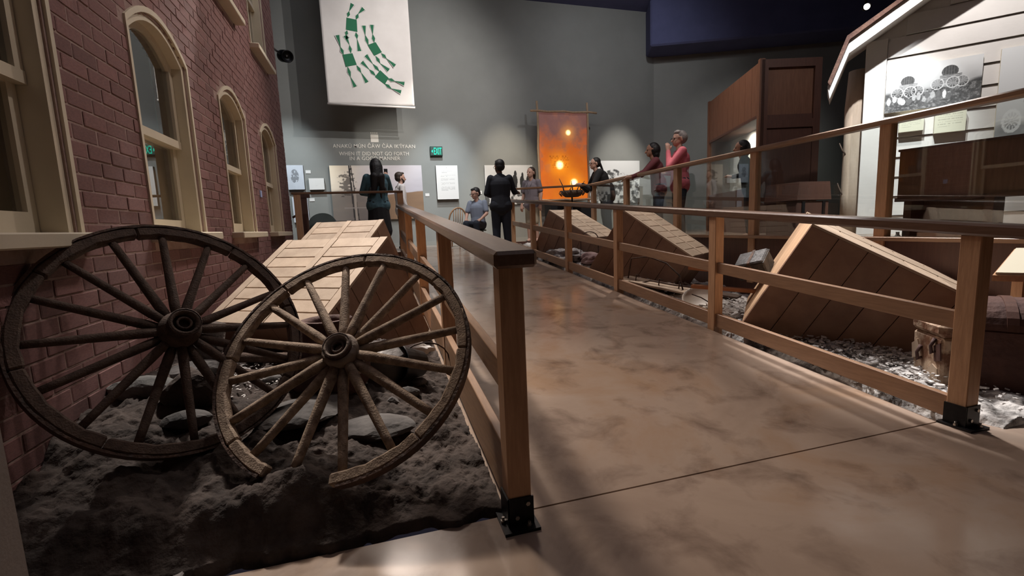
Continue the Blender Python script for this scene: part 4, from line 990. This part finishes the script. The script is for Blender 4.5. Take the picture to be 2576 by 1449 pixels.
MB().tube([(-1.15, 3.25, .42), (-.5, 3.02, .40), (-.05, 2.86, .41)], [.03, .034, .03], 8).build('charred_pole', 'old_wood_dark', label='charred pole lying before the low edge of the near plank box', cat='pole')
MB().tube([(-.98, 3.05, .40), (-.82, 2.98, .36), (-.42, 2.84, .33), (-.15, 2.76, .34)], [.012, .022, .026, .02], 8).build('charred_branch', 'old_wood_dark', label='thin charred branch crossing below the charred pole', cat='branch')
lit = MB(); rg = random.Random(5)
for i in range(420):
    x, y = rg.gauss(-.72, .13), rg.gauss(2.95, .16); z = zl(x, y)+rg.uniform(.0, .03); s = rg.uniform(.004, .014); a = rg.uniform(0, PI)
    lit.obox((x, y, z), (math.cos(a), math.sin(a), rg.uniform(-.3, .3)), (-math.sin(a), math.cos(a), 0), (0, 0, 1), (-s, -s*.35, 0), (s, s*.35, .004))
lit.build('splinter_litter', 'ash', kind='stuff', label='pale splinters and chips scattered between the wheels', cat='litter')
lit = MB()
for i in range(5200):
    x = rg.uniform(3.0, 4.0); y = rg.choice((rg.gauss(2.5, .35), rg.uniform(1.7, 8.5))); z = zr(x, y)+rg.uniform(-.01, .05); s = rg.uniform(.003, .012)*rg.choice((1, 1, 1, 1.8)); a = rg.uniform(0, PI)
    if y < 1.6: continue
    lit.obox((x, y, z), (math.cos(a), math.sin(a), rg.uniform(-.4, .4)), (-math.sin(a), math.cos(a), rg.uniform(-.3, .3)), (0, 0, 1), (-s, -s*.6, 0), (s, s*.6, s*.5))
lit.build('ash_litter', 'ash', kind='stuff', label='grey ash flakes and rubble strewn over the ash pit', cat='litter')
# ash pit things
t = thing('metal_can', 'dented dark tin box tipped on the plank beside the nearest box', 'tin box', (3.3, 3.45, .62))
R_ = Matrix.Rotation(-.55, 3, 'Y') @ Matrix.Rotation(.5, 3, 'Z'); u_, v_, w_ = R_ @ V((1, 0, 0)), R_ @ V((0, 1, 0)), R_ @ V((0, 0, 1))
MB().obox((3.33, 3.50, .70), u_, v_, w_, (-.115, -.13, -.085), (.115, .13, .085)).build('body', 'tin_dark', t, bevel=.012); MB().obox((3.33, 3.50, .70), u_, v_, w_, (-.12, -.135, .05), (.12, .135, .066)).build('lid_rim', 'tin_dark', t, bevel=.004)
MB().obox((3.33, 3.50, .70), u_, v_, w_, (-.118, -.02, -.088), (.118, .005, .089)).build('strap', 'rust', t)
def board(label, p, q, w, th, m, name='loose_plank'):
    p, q = V(p), V(q); d = (q-p).normalized(); s = d.cross(V((0, 0, 1))).normalized(); n = s.cross(d); L_ = (q-p).length
    return MB().obox(p, d, s, n, (0, -w/2, -th/2), (L_, w/2, th/2)).build(name, m, loc=p, label=label, cat='plank')
board('brown plank carrying the tin box behind the railing post', (3.05, 4.05, .655), (3.75, 3.30, .56), .16, .035, 'red_plank')
board('orange lit plank lying below the tin box', (3.0, 3.95, .475), (3.55, 3.40, .43), .10, .03, 'red_plank')
board('pale flat board under the bent rod', (3.08, 5.5, zr(3.2, 5.5)+.07), (3.42, 4.42, zr(3.3, 4.4)+.06), .34, .02, 'plank')
board('grey scrap board at the foot of the middle box', (3.5, 4.9, zr(3.5, 4.9)+.03), (3.9, 4.3, zr(3.9, 4.3)+.06), .2, .02, 'old_wood_dark')
def zq(x, y, d): return zr(x, y)+d
MB().tube([(3.10, 5.35, zq(3.1, 5.35, .10)), (3.12, 5.30, zq(3.1, 5.3, .36)), (3.2, 5.05, zq(3.2, 5.05, .40)), (3.28, 4.78, zq(3.3, 4.8, .34)), (3.32, 4.58, zq(3.3, 4.6, .22)), (3.33, 4.52, zq(3.3, 4.5, .02))], .009, 7).build('bent_rod', 'rust', label='bent iron rod arching over the pale board', cat='rod')
MB().tube([(3.05, 5.25, zq(3, 5.2, .09)), (3.2, 5.0, zq(3.2, 5., .11)), (3.3, 4.7, zq(3.3, 4.7, .10)), (3.45, 4.45, zq(3.4, 4.4, .1))], .009, 7).build('iron_bar', 'rust', label='straight iron bar resting on the pale board', cat='rod')
for i, y in enumerate((5.2, 4.85, 4.6)):
    MB().tube([(3.12+.1*i, y, zq(3.2, y, .08)), (3.13+.1*i, y, zq(3.2, y, .16)), (3.16+.1*i, y-.03, zq(3.2, y, .14))], .007, 6).build('iron_hook', 'rust', label=['iron hook at the far end of the pale board', 'iron hook in the middle of the pale board', 'iron hook at the near end of the pale board'][i], cat='hook')
t = thing('broken_plate', 'large cracked cream plate half buried before the railing post', 'plate', (3.22, 4.05, .2))
MB().lathe((3.22, 4.08, zr(3.2, 4.1)+.06), [(.001, .0), (.10, .0), (.17, .025), (.19, .05), (.185, .055), (.165, .033), (.10, .012), (.001, .012)], 30, (-.35, -.35, .8)).build('dish', 'porcelain', t); MB().tube([(3.14, 4.13, zr(3.2, 4.1)+.13), (3.2, 4.06, zr(3.2, 4.1)+.10), (3.24, 3.96, zr(3.2, 4.1)+.05)], .006, 6).build('crack_wire', 'rust', t)
crumple('quilt', 'crumpled grey patterned quilt below the farthest ash pit box', 'quilt', (3.25, 7.75, zr(3.25, 7.75)+.02), (.30, .55, .16), 'cloth_grey', 14)
crumple('quilt', 'folded rose blanket between the far and middle boxes', 'quilt', (3.45, 6.95, zr(3.4, 6.95)+.06), (.22, .30, .12), 'cloth_rose', 17)
t = thing('wire_hoop', 'thin bent wire hoop beside the farthest box', 'hoop', (3.6, 7.35, .8))
MB().tube([(3.66, 7.30, zr(3.66, 7.3)-.03)]+[(3.52+.14*math.cos(a), 7.35-.05*math.cos(a), .86+.13*math.sin(a)) for a in [PI*k/12 for k in range(13)]]+[(3.38, 7.40, zr(3.38, 7.4)-.03)], .008, 6).build('wire', 'rust', t)
# old leather-covered boxes by the near post
t = thing('tattered_trunk', 'small tattered trunk with peeling tan leather behind the near post', 'trunk', (3.35, 2.02, .05))
TO = V((3.31, 1.955, .05)); tu = V((.50, .87, 0)).normalized(); tv = V((.87, -.50, 0)).normalized(); tw = V((-.05, 0, 1)).normalized()
MB().obox(TO, tu, tv, tw, (0, 0, -.08), (.30, .55, .30)).build('body', 'leather_tan', t, bevel=.015)
MB().obox(TO, tu, tv, tw, (-.012, -.012, .30), (.312, .562, .40)).build('lid', 'leather_tan', t, bevel=.03)
for k, (a, z) in enumerate(((.06, .19), (.20, .11))):
    MB().tube([TO+tu*a-tv*.004+tw*(z+.10), TO+tu*(a+.01)-tv*.022+tw*(z+.05), TO+tu*(a+.005)-tv*.018+tw*z, TO+tu*(a-.012)-tv*.006+tw*(z+.02)], [.012, .010, .012, .006], 7).build('torn_strap', 'leather', t)
for k, (pts, m_) in enumerate((([(.02, .02), (.10, -.01), (.13, .06), (.08, .12), (.03, .10)], 'plank'), ([(.15, -.03), (.24, -.05), (.27, .03), (.20, .07)], 'ash'), ([(.19, .14), (.29, .10), (.30, .20), (.24, .24)], 'plank'), ([(.0, .16), (.06, .14), (.07, .24), (.01, .27)], 'leather'))):
    MB().prism(pts, tu, tw, TO-tv*.007, tv*.007).build('leather_patch', m_, t)
t = thing('dome_trunk', 'dark brown dome-topped leather trunk at the right edge', 'trunk', (3.9, 1.6, .0))
DO = V((3.42, 1.83, 0.0)); du = V((.80, .60, 0)).normalized(); dv = V((.60, -.80, 0)).normalized()
MB().obox(DO, dv, du, (0, 0, 1), (0, 0, -.02), (.8, .48, .42)).build('body', 'leather', t, bevel=.01)
prof = [(.24-.24*math.cos(PI*k/14), .42+.17*math.sin(PI*k/14)) for k in range(15)]
MB().prism(prof, du, UZ, DO-dv*.01, dv*.82).build('dome_lid', 'leather', t)
for a in (.10, .62): MB().prism([(.24-.247*math.cos(PI*k/14), .42+.178*math.sin(PI*k/14)) for k in range(15)], du, UZ, DO+dv*a, dv*.05).build('lid_slat', 'cabinet_dark', t)

# ================================================================== PEOPLE
dg_get = bpy.context.evaluated_depsgraph_get
def remesh(mb, name, m, parent, vox, smooth=3):
    off = wl(parent); me = bpy.data.meshes.new('tmp'); me.from_pydata([tuple(V(p)-off) for p in mb.v], [], mb.f)
    bm = bmesh.new(); bm.from_mesh(me); bmesh.ops.recalc_face_normals(bm, faces=bm.faces); bm.to_mesh(me); bm.free()
    o = bpy.data.objects.new('tmp', me); COL.objects.link(o)
    r = o.modifiers.new('r', 'REMESH'); r.mode = 'VOXEL'; r.voxel_size = vox; r.use_smooth_shade = True
    s = o.modifiers.new('s', 'SMOOTH'); s.factor = .5; s.iterations = smooth
    bpy.context.view_layer.update(); out = bpy.data.meshes.new_from_object(o.evaluated_get(dg_get())); bpy.data.objects.remove(o)
    out.name = name; out.materials.clear(); out.polygons.foreach_set('use_smooth', [True]*len(out.polygons))
    return link(name, out, m, parent)
def caps(mb, p0, p1, r0, r1, wide=1., ax=None, n=14):
    """tapered capsule; wide stretches it along ax"""
    p0, p1 = V(p0), V(p1); d = p1-p0; L_ = d.length; d = d.normalized() if L_ > 1e-6 else V((0, 0, 1))
    a = V(ax) if ax else V((1, 0, 0)); e = (a-d*a.dot(d))
    e = e.normalized() if e.length > 1e-3 else d.orthogonal().normalized(); g = d.cross(e); vs = []; rows = []
    for k in range(5): t = PI/2*k/4; rows.append((p0-d*r0*math.cos(t), r0*math.sin(t)))
    for k in range(5): t = PI/2*k/4; rows.append((p1+d*r1*math.sin(t), r1*math.cos(t)))
    for c, r in rows:
        r = max(r, 1e-4)
        for i in range(n): t = 2*PI*i/n; vs.append(c+e*(r*wide*math.cos(t))+g*(r*math.sin(t)))
    fs = [(j*n+i, j*n+(i+1) % n, (j+1)*n+(i+1) % n, (j+1)*n+i) for j in range(9) for i in range(n)]
    fs += [tuple(range(n-1, -1, -1)), tuple(range(9*n, 10*n))]
    mb.add(vs, fs, True)
class Person:
    def __init__(s, label, loc, yaw, height, lean=0., head_yaw=0., head_pitch=0., seated=False, build=1.0):
        s.t = thing('person', label, 'person', loc, 'museum visitors'); s.k = height/1.75; s.yaw = yaw; s.loc = V(loc); s.lean = lean; s.hy = head_yaw; s.hp = head_pitch; s.seated = seated; s.b = build
        s.hip = .48 if seated else .93
        s.Rz = Matrix.Rotation(yaw, 3, 'Z')
    def up(s, p):           # upper body point, leaning about the hip
        p = V(p); q = p-V((0, 0, .93)); c, n = math.cos(s.lean), math.sin(s.lean)
        q = V((q.x, q.y*c+q.z*n, -q.y*n+q.z*c)); return q+V((0, 0, s.hip))
    def hd(s, p):           # head point
        q = (V(p)-V((0, .01, 1.545)))*1.1; q = Matrix.Rotation(s.hy, 3, 'Z') @ (Matrix.Rotation(s.hp, 3, 'X') @ q)
        base = s.up((0, .01, 1.52)); return base+q
    def W(s, p): return s.loc+s.Rz @ (V(p)*s.k)
    def cap(s, mb, p0, p1, r0, r1, wide=1., ax=(1, 0, 0)):
        caps(mb, s.W(p0), s.W(p1), r0*s.k, r1*s.k, wide, s.Rz @ V(ax))
    def make(s, skin, hair, shirt, pants, arms, legs=None, hairstyle='short', sleeve='long', beard=None, glasses=False, skirt=False, lanyard=False, hem=.86, shoes='shoe', pants_len=1.):
        b = s.b; B = MB(); up, W = s.up, s.W
        sh = [up((-.172, 0, 1.41)), up((.172, 0, 1.41))]
        hipL = [V((-.09, 0, s.hip-.03)), V((.09, 0, s.hip-.03))]
        if legs is None:
            legs = [((-.10, .03, .50), (-.105, -.02, .08)), ((.10, .02, .50), (.11, -.02, .08))] if not s.seated else [((-.12, .42, .50), (-.13, .40, .08)), ((.12, .42, .50), (.13, .42, .08))]
        # torso, neck, head
        s.cap(B, (-.07, 0, s.hip), (.07, 0, s.hip), .115*b, .115*b)
        s.cap(B, V((0, 0, s.hip+.02)), up((0, .0, 1.10)), .115*b, .105*b, 1.25); s.cap(B, up((0, 0, 1.10)), up((0, -.005, 1.30)), .105*b, .118*b, 1.35)
        s.cap(B, up((-.10, -.005, 1.375)), up((.10, -.005, 1.375)), .072, .072); s.cap(B, up((0, 0, 1.40)), s.hd((0, .02, 1.56)), .058, .052)
        hd = s.hd
        H_ = MB(); 
        for c, r in (((0, .015, 1.665), (.084, .102, .097)), ((0, .04, 1.615), (.069, .078, .092)), ((0, .075, 1.565), (.039, .033, .03))):
            p = hd(c); H_.ell((0, 0, 0), (1, 1, 1)); H_.v = []; H_.f = []; H_.sm = []
            Rm = s.Rz @ Matrix.Rotation(s.hy, 3, 'Z') @ Matrix.Rotation(s.hp, 3, 'X')
            B.ell(W(p), tuple(q*s.k for q in r), 16, 12, Rm)
        s.cap(B, hd((0, .108, 1.645)), hd((0, .128, 1.612)), .011, .016); s.cap(B, hd((-.035, .095, 1.66)), hd((.035, .095, 1.66)), .013, .013)
        s.cap(B, hd((-.018, .103, 1.582)), hd((.018, .103, 1.582)), .010, .010)
        for q in (-1, 1): s.cap(B, hd((q*.074, .01, 1.655)), hd((q*.078, .0, 1.61)), .017, .012)
        # arms with hands
        for i, (el, wr, hdir) in enumerate(arms):
            el, wr = V(el), V(wr); sg = -1 if i == 0 else 1
            s.cap(B, sh[i], el, .047*b, .038); s.cap(B, el, wr, .040, .026)
            d = V(hdir).normalized(); side = d.cross(V((0, 0, 1))); side = side.normalized() if side.length > .1 else V((1, 0, 0)); nn = side.cross(d)
            pal = wr+d*.085; s.cap(B, wr, pal, .026, .030, 1.35, tuple(side))
            for f in range(4):
                o = pal+side*(-.030+.02*f); ln = (.036, .042, .040, .030)[f]
                k1 = o+d*ln-nn*.006; k2 = k1+d*ln*.75-nn*.018; s.cap(B, o, k1, .0095, .009); s.cap(B, k1, k2, .009, .0075)
            th = wr+d*.03+side*(-.03*sg); s.cap(B, th, th+d*.035+side*(-.028*sg), .0115, .0105); s.cap(B, th+d*.035+side*(-.028*sg), th+d*.062+side*(-.032*sg)-nn*.006, .0105, .009)
        for i, (kn, an) in enumerate(legs):
            kn, an = V(kn), V(an); s.cap(B, hipL[i], kn, .085*b, .056*b); s.cap(B, kn, an, .056*b, .04); s.cap(B, an, an+V((0, .13, -.045)), .042, .034)
        body = remesh(B, 'body', skin, s.t, .0085, 2)
        # shirt
        C = MB(); e = .016; xt = 1.0
        s.cap(C, V((0, 0, s.hip-.07 if not s.seated else s.hip+.03)) if hem < .93 else up((0, 0, 1.0)), up((0, 0, 1.10)), (.125 if hem < .93 else .115)*b+e, .108*b+e, 1.3)
        if hem < .93 and not s.seated: s.cap(C, (-.075, 0, s.hip-.03), (.075, 0, s.hip-.03), .115*b+.02, .115*b+.02); s.cap(C, (0, 0, s.hip-.06), (0, 0, s.hip+.1), .125*b+.02, .11*b+.02, 1.35)
        s.cap(C, up((0, 0, 1.10)), up((0, -.005, 1.30)), .108*b+e, .12*b+e, 1.38); s.cap(C, up((-.10, -.005, 1.375)), up((.10, -.005, 1.375)), .075+e*.7, .075+e*.7); s.cap(C, up((-.05, -.01, 1.43)), up((.05, -.01, 1.43)), .06, .06)
        s.cap(C, up((0, -.01, 1.42)), up((0, -.005, 1.46)), .075, .062)
        for i, (el, wr, hdir) in enumerate(arms):
            el, wr = V(el), V(wr); u = sh[i]
            if sleeve == 'long': s.cap(C, u, el, .052*b+e, .043+e*.6); s.cap(C, el, wr-(wr-el)*.06, .044+e*.6, .032+e*.4)
            else: s.cap(C, u, u+(el-u)*.72, .054*b+e, .048+e)
        so = remesh(C, 'shirt' if sleeve == 'short' else 'top', shirt, s.t, .011, 2)
        # trousers or skirt
        T = MB(); s.cap(T, (-.07, 0, s.hip), (.07, 0, s.hip), .115*b+.012, .115*b+.012)
        s.cap(T, (0, 0, s.hip), V((0, 0, s.hip+.07)), .118*b+.01, .108*b+.01, 1.22)
        for i, (kn, an) in enumerate(legs):
            kn, an = V(kn), V(an); s.cap(T, hipL[i], kn, .09*b+.012, .064*b+.012)
            if pants_len > .6: s.cap(T, kn, kn+(an-kn)*(pants_len*.92), .064*b+.012, .052+.012)
        if skirt: s.cap(T, (0, 0, s.hip-.05), (0, .0, .42), .14*b, .17*b, 1.2)
        remesh(T, 'skirt' if skirt else 'trousers', pants, s.t, .011, 2)
        F = MB()
        for i, (kn, an) in enumerate(legs):
            an = V(an); s.cap(F, an+V((0, -.03, -.04)), an+V((0, .15, -.05)), .045, .036, 1.05); 
        for i in (0, 1):
            F2 = MB(); an = V(legs[i][1]); s.cap(F2, an+V((0, -.03, -.038)), an+V((0, .15, -.048)), .046, .036, 1.05); remesh(F2, 'shoe', shoes, s.t, .011, 1)
        # hair
        Hm = MB(); Rm = s.Rz @ Matrix.Rotation(s.hy, 3, 'Z') @ Matrix.Rotation(s.hp, 3, 'X')
        def he(c, r): Hm.ell(W(hd(c)), tuple(q*s.k*1.12 for q in r), 16, 12, Rm)
        he((0, -.008, 1.685), (.083, .092, .082))
        if hairstyle == 'short': he((0, -.03, 1.64), (.078, .068, .075)); he((0, .055, 1.735), (.055, .045, .025))
        if hairstyle == 'fluffy': he((0, -.025, 1.66), (.092, .085, .09)); he((0, .04, 1.735), (.07, .055, .04))
        if hairstyle == 'bob': he((0, -.03, 1.64), (.098, .092, .11)); he((0, -.04, 1.56), (.088, .065, .08))
        if hairstyle == 'pony': he((0, -.03, 1.65), (.082, .07, .08)); s.cap(Hm, hd((0, -.085, 1.64)), hd((0, -.15, 1.50)), .03, .018)
        if hairstyle == 'mullet': he((0, -.03, 1.64), (.082, .075, .08)); s.cap(Hm, hd((0, -.06, 1.60)), hd((0, -.075, 1.51)), .055, .035, 1.3)
        if hairstyle == 'long':
            he((0, -.03, 1.64), (.10, .095, .12)); s.cap(Hm, hd((0, -.06, 1.62)), up((0, -.11, 1.42)), .095, .09, 1.25); s.cap(Hm, up((-.04, -.12, 1.42)), up((-.09, -.14, 1.12)), .085, .04, 1.1); s.cap(Hm, up((.05, -.12, 1.42)), up((.07, -.14, 1.20)), .08, .04, 1.1)
            for q in (-.16, -.06, .04, .13): s.cap(Hm, up((q*.9, -.13, 1.2)), up((q*1.15, -.15, 1.08-.05*math.sin(q*30))), .03, .012)
        remesh(Hm, 'hair', hair, s.t, .010, 1)
        if beard:
            D = MB(); D.ell(W(hd((0, .065, 1.572))), tuple(q*s.k for q in (.055, .045, .045)), 14, 10, Rm); s.cap(D, hd((-.062, .03, 1.62)), hd((-.045, .07, 1.575)), .016, .022); s.cap(D, hd((.062, .03, 1.62)), hd((.045, .07, 1.575)), .016, .022); s.cap(D, hd((-.02, .112, 1.596)), hd((.02, .112, 1.596)), .009, .009)
            remesh(D, 'beard', beard, s.t, .007, 1)
        for q in (-1, 1): MB().ell(W(hd((q*.03, .098, 1.642))), (.010*s.k,)*3, 10, 8).build('eye', 'eye', s.t)
        if glasses:
            g_ = MB()
            for q in (-1, 1):
                c = V((q*.033, .118, 1.64)); g_.tube([W(hd(c+V((.025*math.cos(a), 0, .02*math.sin(a))))) for a in [2*PI*k/14 for k in range(15)]], .0035, 6); g_.tube([W(hd((q*.06, .115, 1.645))), W(hd((q*.082, .0, 1.655)))], .003, 6)
            g_.tube([W(hd((-.01, .12, 1.643))), W(hd((.01, .12, 1.643)))], .003, 6); g_.build('glasses', 'black', s.t)
        if lanyard: 
            MB().tube([W(up((-.06, .03, 1.45))), W(up((-.05, .135*b+.03, 1.3))), W(up((0, .14*b+.03, 1.14))), W(up((.05, .135*b+.03, 1.3))), W(up((.06, .03, 1.45)))], .004, 5).build('lanyard', 'black', s.t)
        return s.t
dn = lambda sg: ((sg*.235, -.02, 1.14), (sg*.25, .06, .90), (0, .15, -1))
# woman with long hair and jean jacket, back to us, phone raised
Y_ = 9.05; p = Person('woman with long black hair in a teal denim jacket, seen from behind', (.10, Y_, LAND), .15, 1.72, build=1.12)
p.make('skin_mid', 'hair_black', 'denim', 'cloth_black', [((-.27, .06, 1.14), (-.14, .26, 1.12), (.6, .6, .4)), ((.27, .14, 1.20), (.24, .30, 1.42), (0, .3, 1))], hairstyle='long', skirt=True, hem=.8)
ph = p.W((.245, .36, 1.55)); MB().obox(ph, p.Rz @ V((1, 0, 0)), p.Rz @ V((0, 0, 1)), p.Rz @ V((0, -1, 0)), (-.035, -.07, -.004), (.035, .07, .004)).build('phone', 'black', loc=ph, label='dark phone held up by the woman in the denim jacket', cat='phone')
p = Person('bearded man in a white striped shirt facing right beyond the corner railing', (.60, 10.6, LAND), -1.35, 1.66)
p.make('skin_light', 'hair_brown', 'shirt_white', 'denim_dark', [dn(-1), dn(1)], beard='hair_brown', hairstyle='short')
p = Person('seated man in a blue grey shirt and jeans by the wall', (2.26, 10.45, LAND), 2.55, 1.74, seated=True, head_yaw=-.6, head_pitch=-.25)
p.make('skin_light', 'hair_black', 'shirt_blue', 'denim_dark', [((-.24, .06, .72), (-.18, .27, .60), (.3, 1, -.4)), ((.24, .06, .72), (.17, .28, .60), (-.3, 1, -.4))], sleeve='short', glasses=True)
t = thing('stool', 'dark plain stool under the seated man', 'stool', (2.26, 10.45, LAND))
MB().lathe((2.26, 10.45, LAND+.33), [(.001, .03), (.17, .03), (.18, .015), (.17, 0), (.001, 0)], 20).build('seat', 'chair_dark', t)
for a in range(4): MB().cyl((2.26+.12*math.cos(a*PI/2+.7), 10.45+.12*math.sin(a*PI/2+.7), LAND+.33), (2.26+.17*math.cos(a*PI/2+.7), 10.45+.17*math.sin(a*PI/2+.7), LAND), .014, n=8).build('leg', 'chair_dark', t)
Y_ = 9.15; p = Person('man in black shirt and jeans seen from behind at the walkway end', (2.46, Y_, ramp_z(Y_)), -.15, 1.86, build=1.08, head_yaw=.35)
p.make('skin_dark', 'hair_black', 'navy_black', 'denim_dark', [((-.26, .02, 1.14), (-.16, .22, 1.10), (.6, .6, 0)), ((.28, .10, 1.16), (.36, .33, 1.17), (.4, 1, 0))], hairstyle='short', glasses=True, hem=.8)
p = Person('man in mauve grey polo and khaki shorts standing before the horse photograph', (3.53, 10.35, LAND), 2.3, 1.72, head_yaw=-.45+.3)
p.make('skin_light', 'hair_brown', 'shirt_mauve', 'khaki', [dn(-1), dn(1)], hairstyle='mullet', sleeve='short', lanyard=True, pants_len=.5)
p = Person('man in black jacket with ponytail leaning on the glass railing', (5.02, 9.55, PLAT), 1.35, 1.78, lean=.42, build=1.3, head_yaw=.1)
p.make('skin_light', 'hair_black', 'cloth_black', 'denim_dark', [((-.25, .40, 1.02), (-.07, .56, 1.14), (.5, .8, .1)), ((.27, .38, 1.02), (.07, .58, 1.14), (-.5, .8, .1))], hairstyle='pony', glasses=True)
p = Person('woman in burgundy top leaning with straight arm on the glass railing', (5.02, 7.55, PLAT), 1.15, 1.70, lean=.18, head_pitch=-.05)
p.make('skin_mid', 'hair_black', 'burgundy', 'denim_dark', [((-.24, .30, 1.20), (-.20, .52, 1.13), (0, 1, -.1)), ((.26, .28, 1.20), (.30, .52, 1.13), (.2, 1, -.1))], hairstyle='bob')
p = Person('woman with short grey hair in a pink sweater, hand at her chin', (4.95, 6.85, PLAT), 1.15, 1.75, build=1.12, head_yaw=.15)
p.make('skin_light', 'hair_grey', 'pink', 'denim_dark', [((-.26, .22, 1.16), (-.05, .20, 1.44), (.35, .0, 1)), ((.28, .10, 1.12), (.10, .24, 1.10), (-1, .3, 0))], hairstyle='fluffy', glasses=True, hem=.8)
p = Person('person in dark clothes half hidden behind the glass railing post', (5.18, 5.55, PLAT), .9, 1.40, lean=.25)
p.make('skin_mid', 'hair_black', 'cloth_black', 'denim_dark', [((-.24, .1, 1.12), (-.12, .3, 1.1), (.4, .8, .2)), dn(1)], hairstyle='bob')
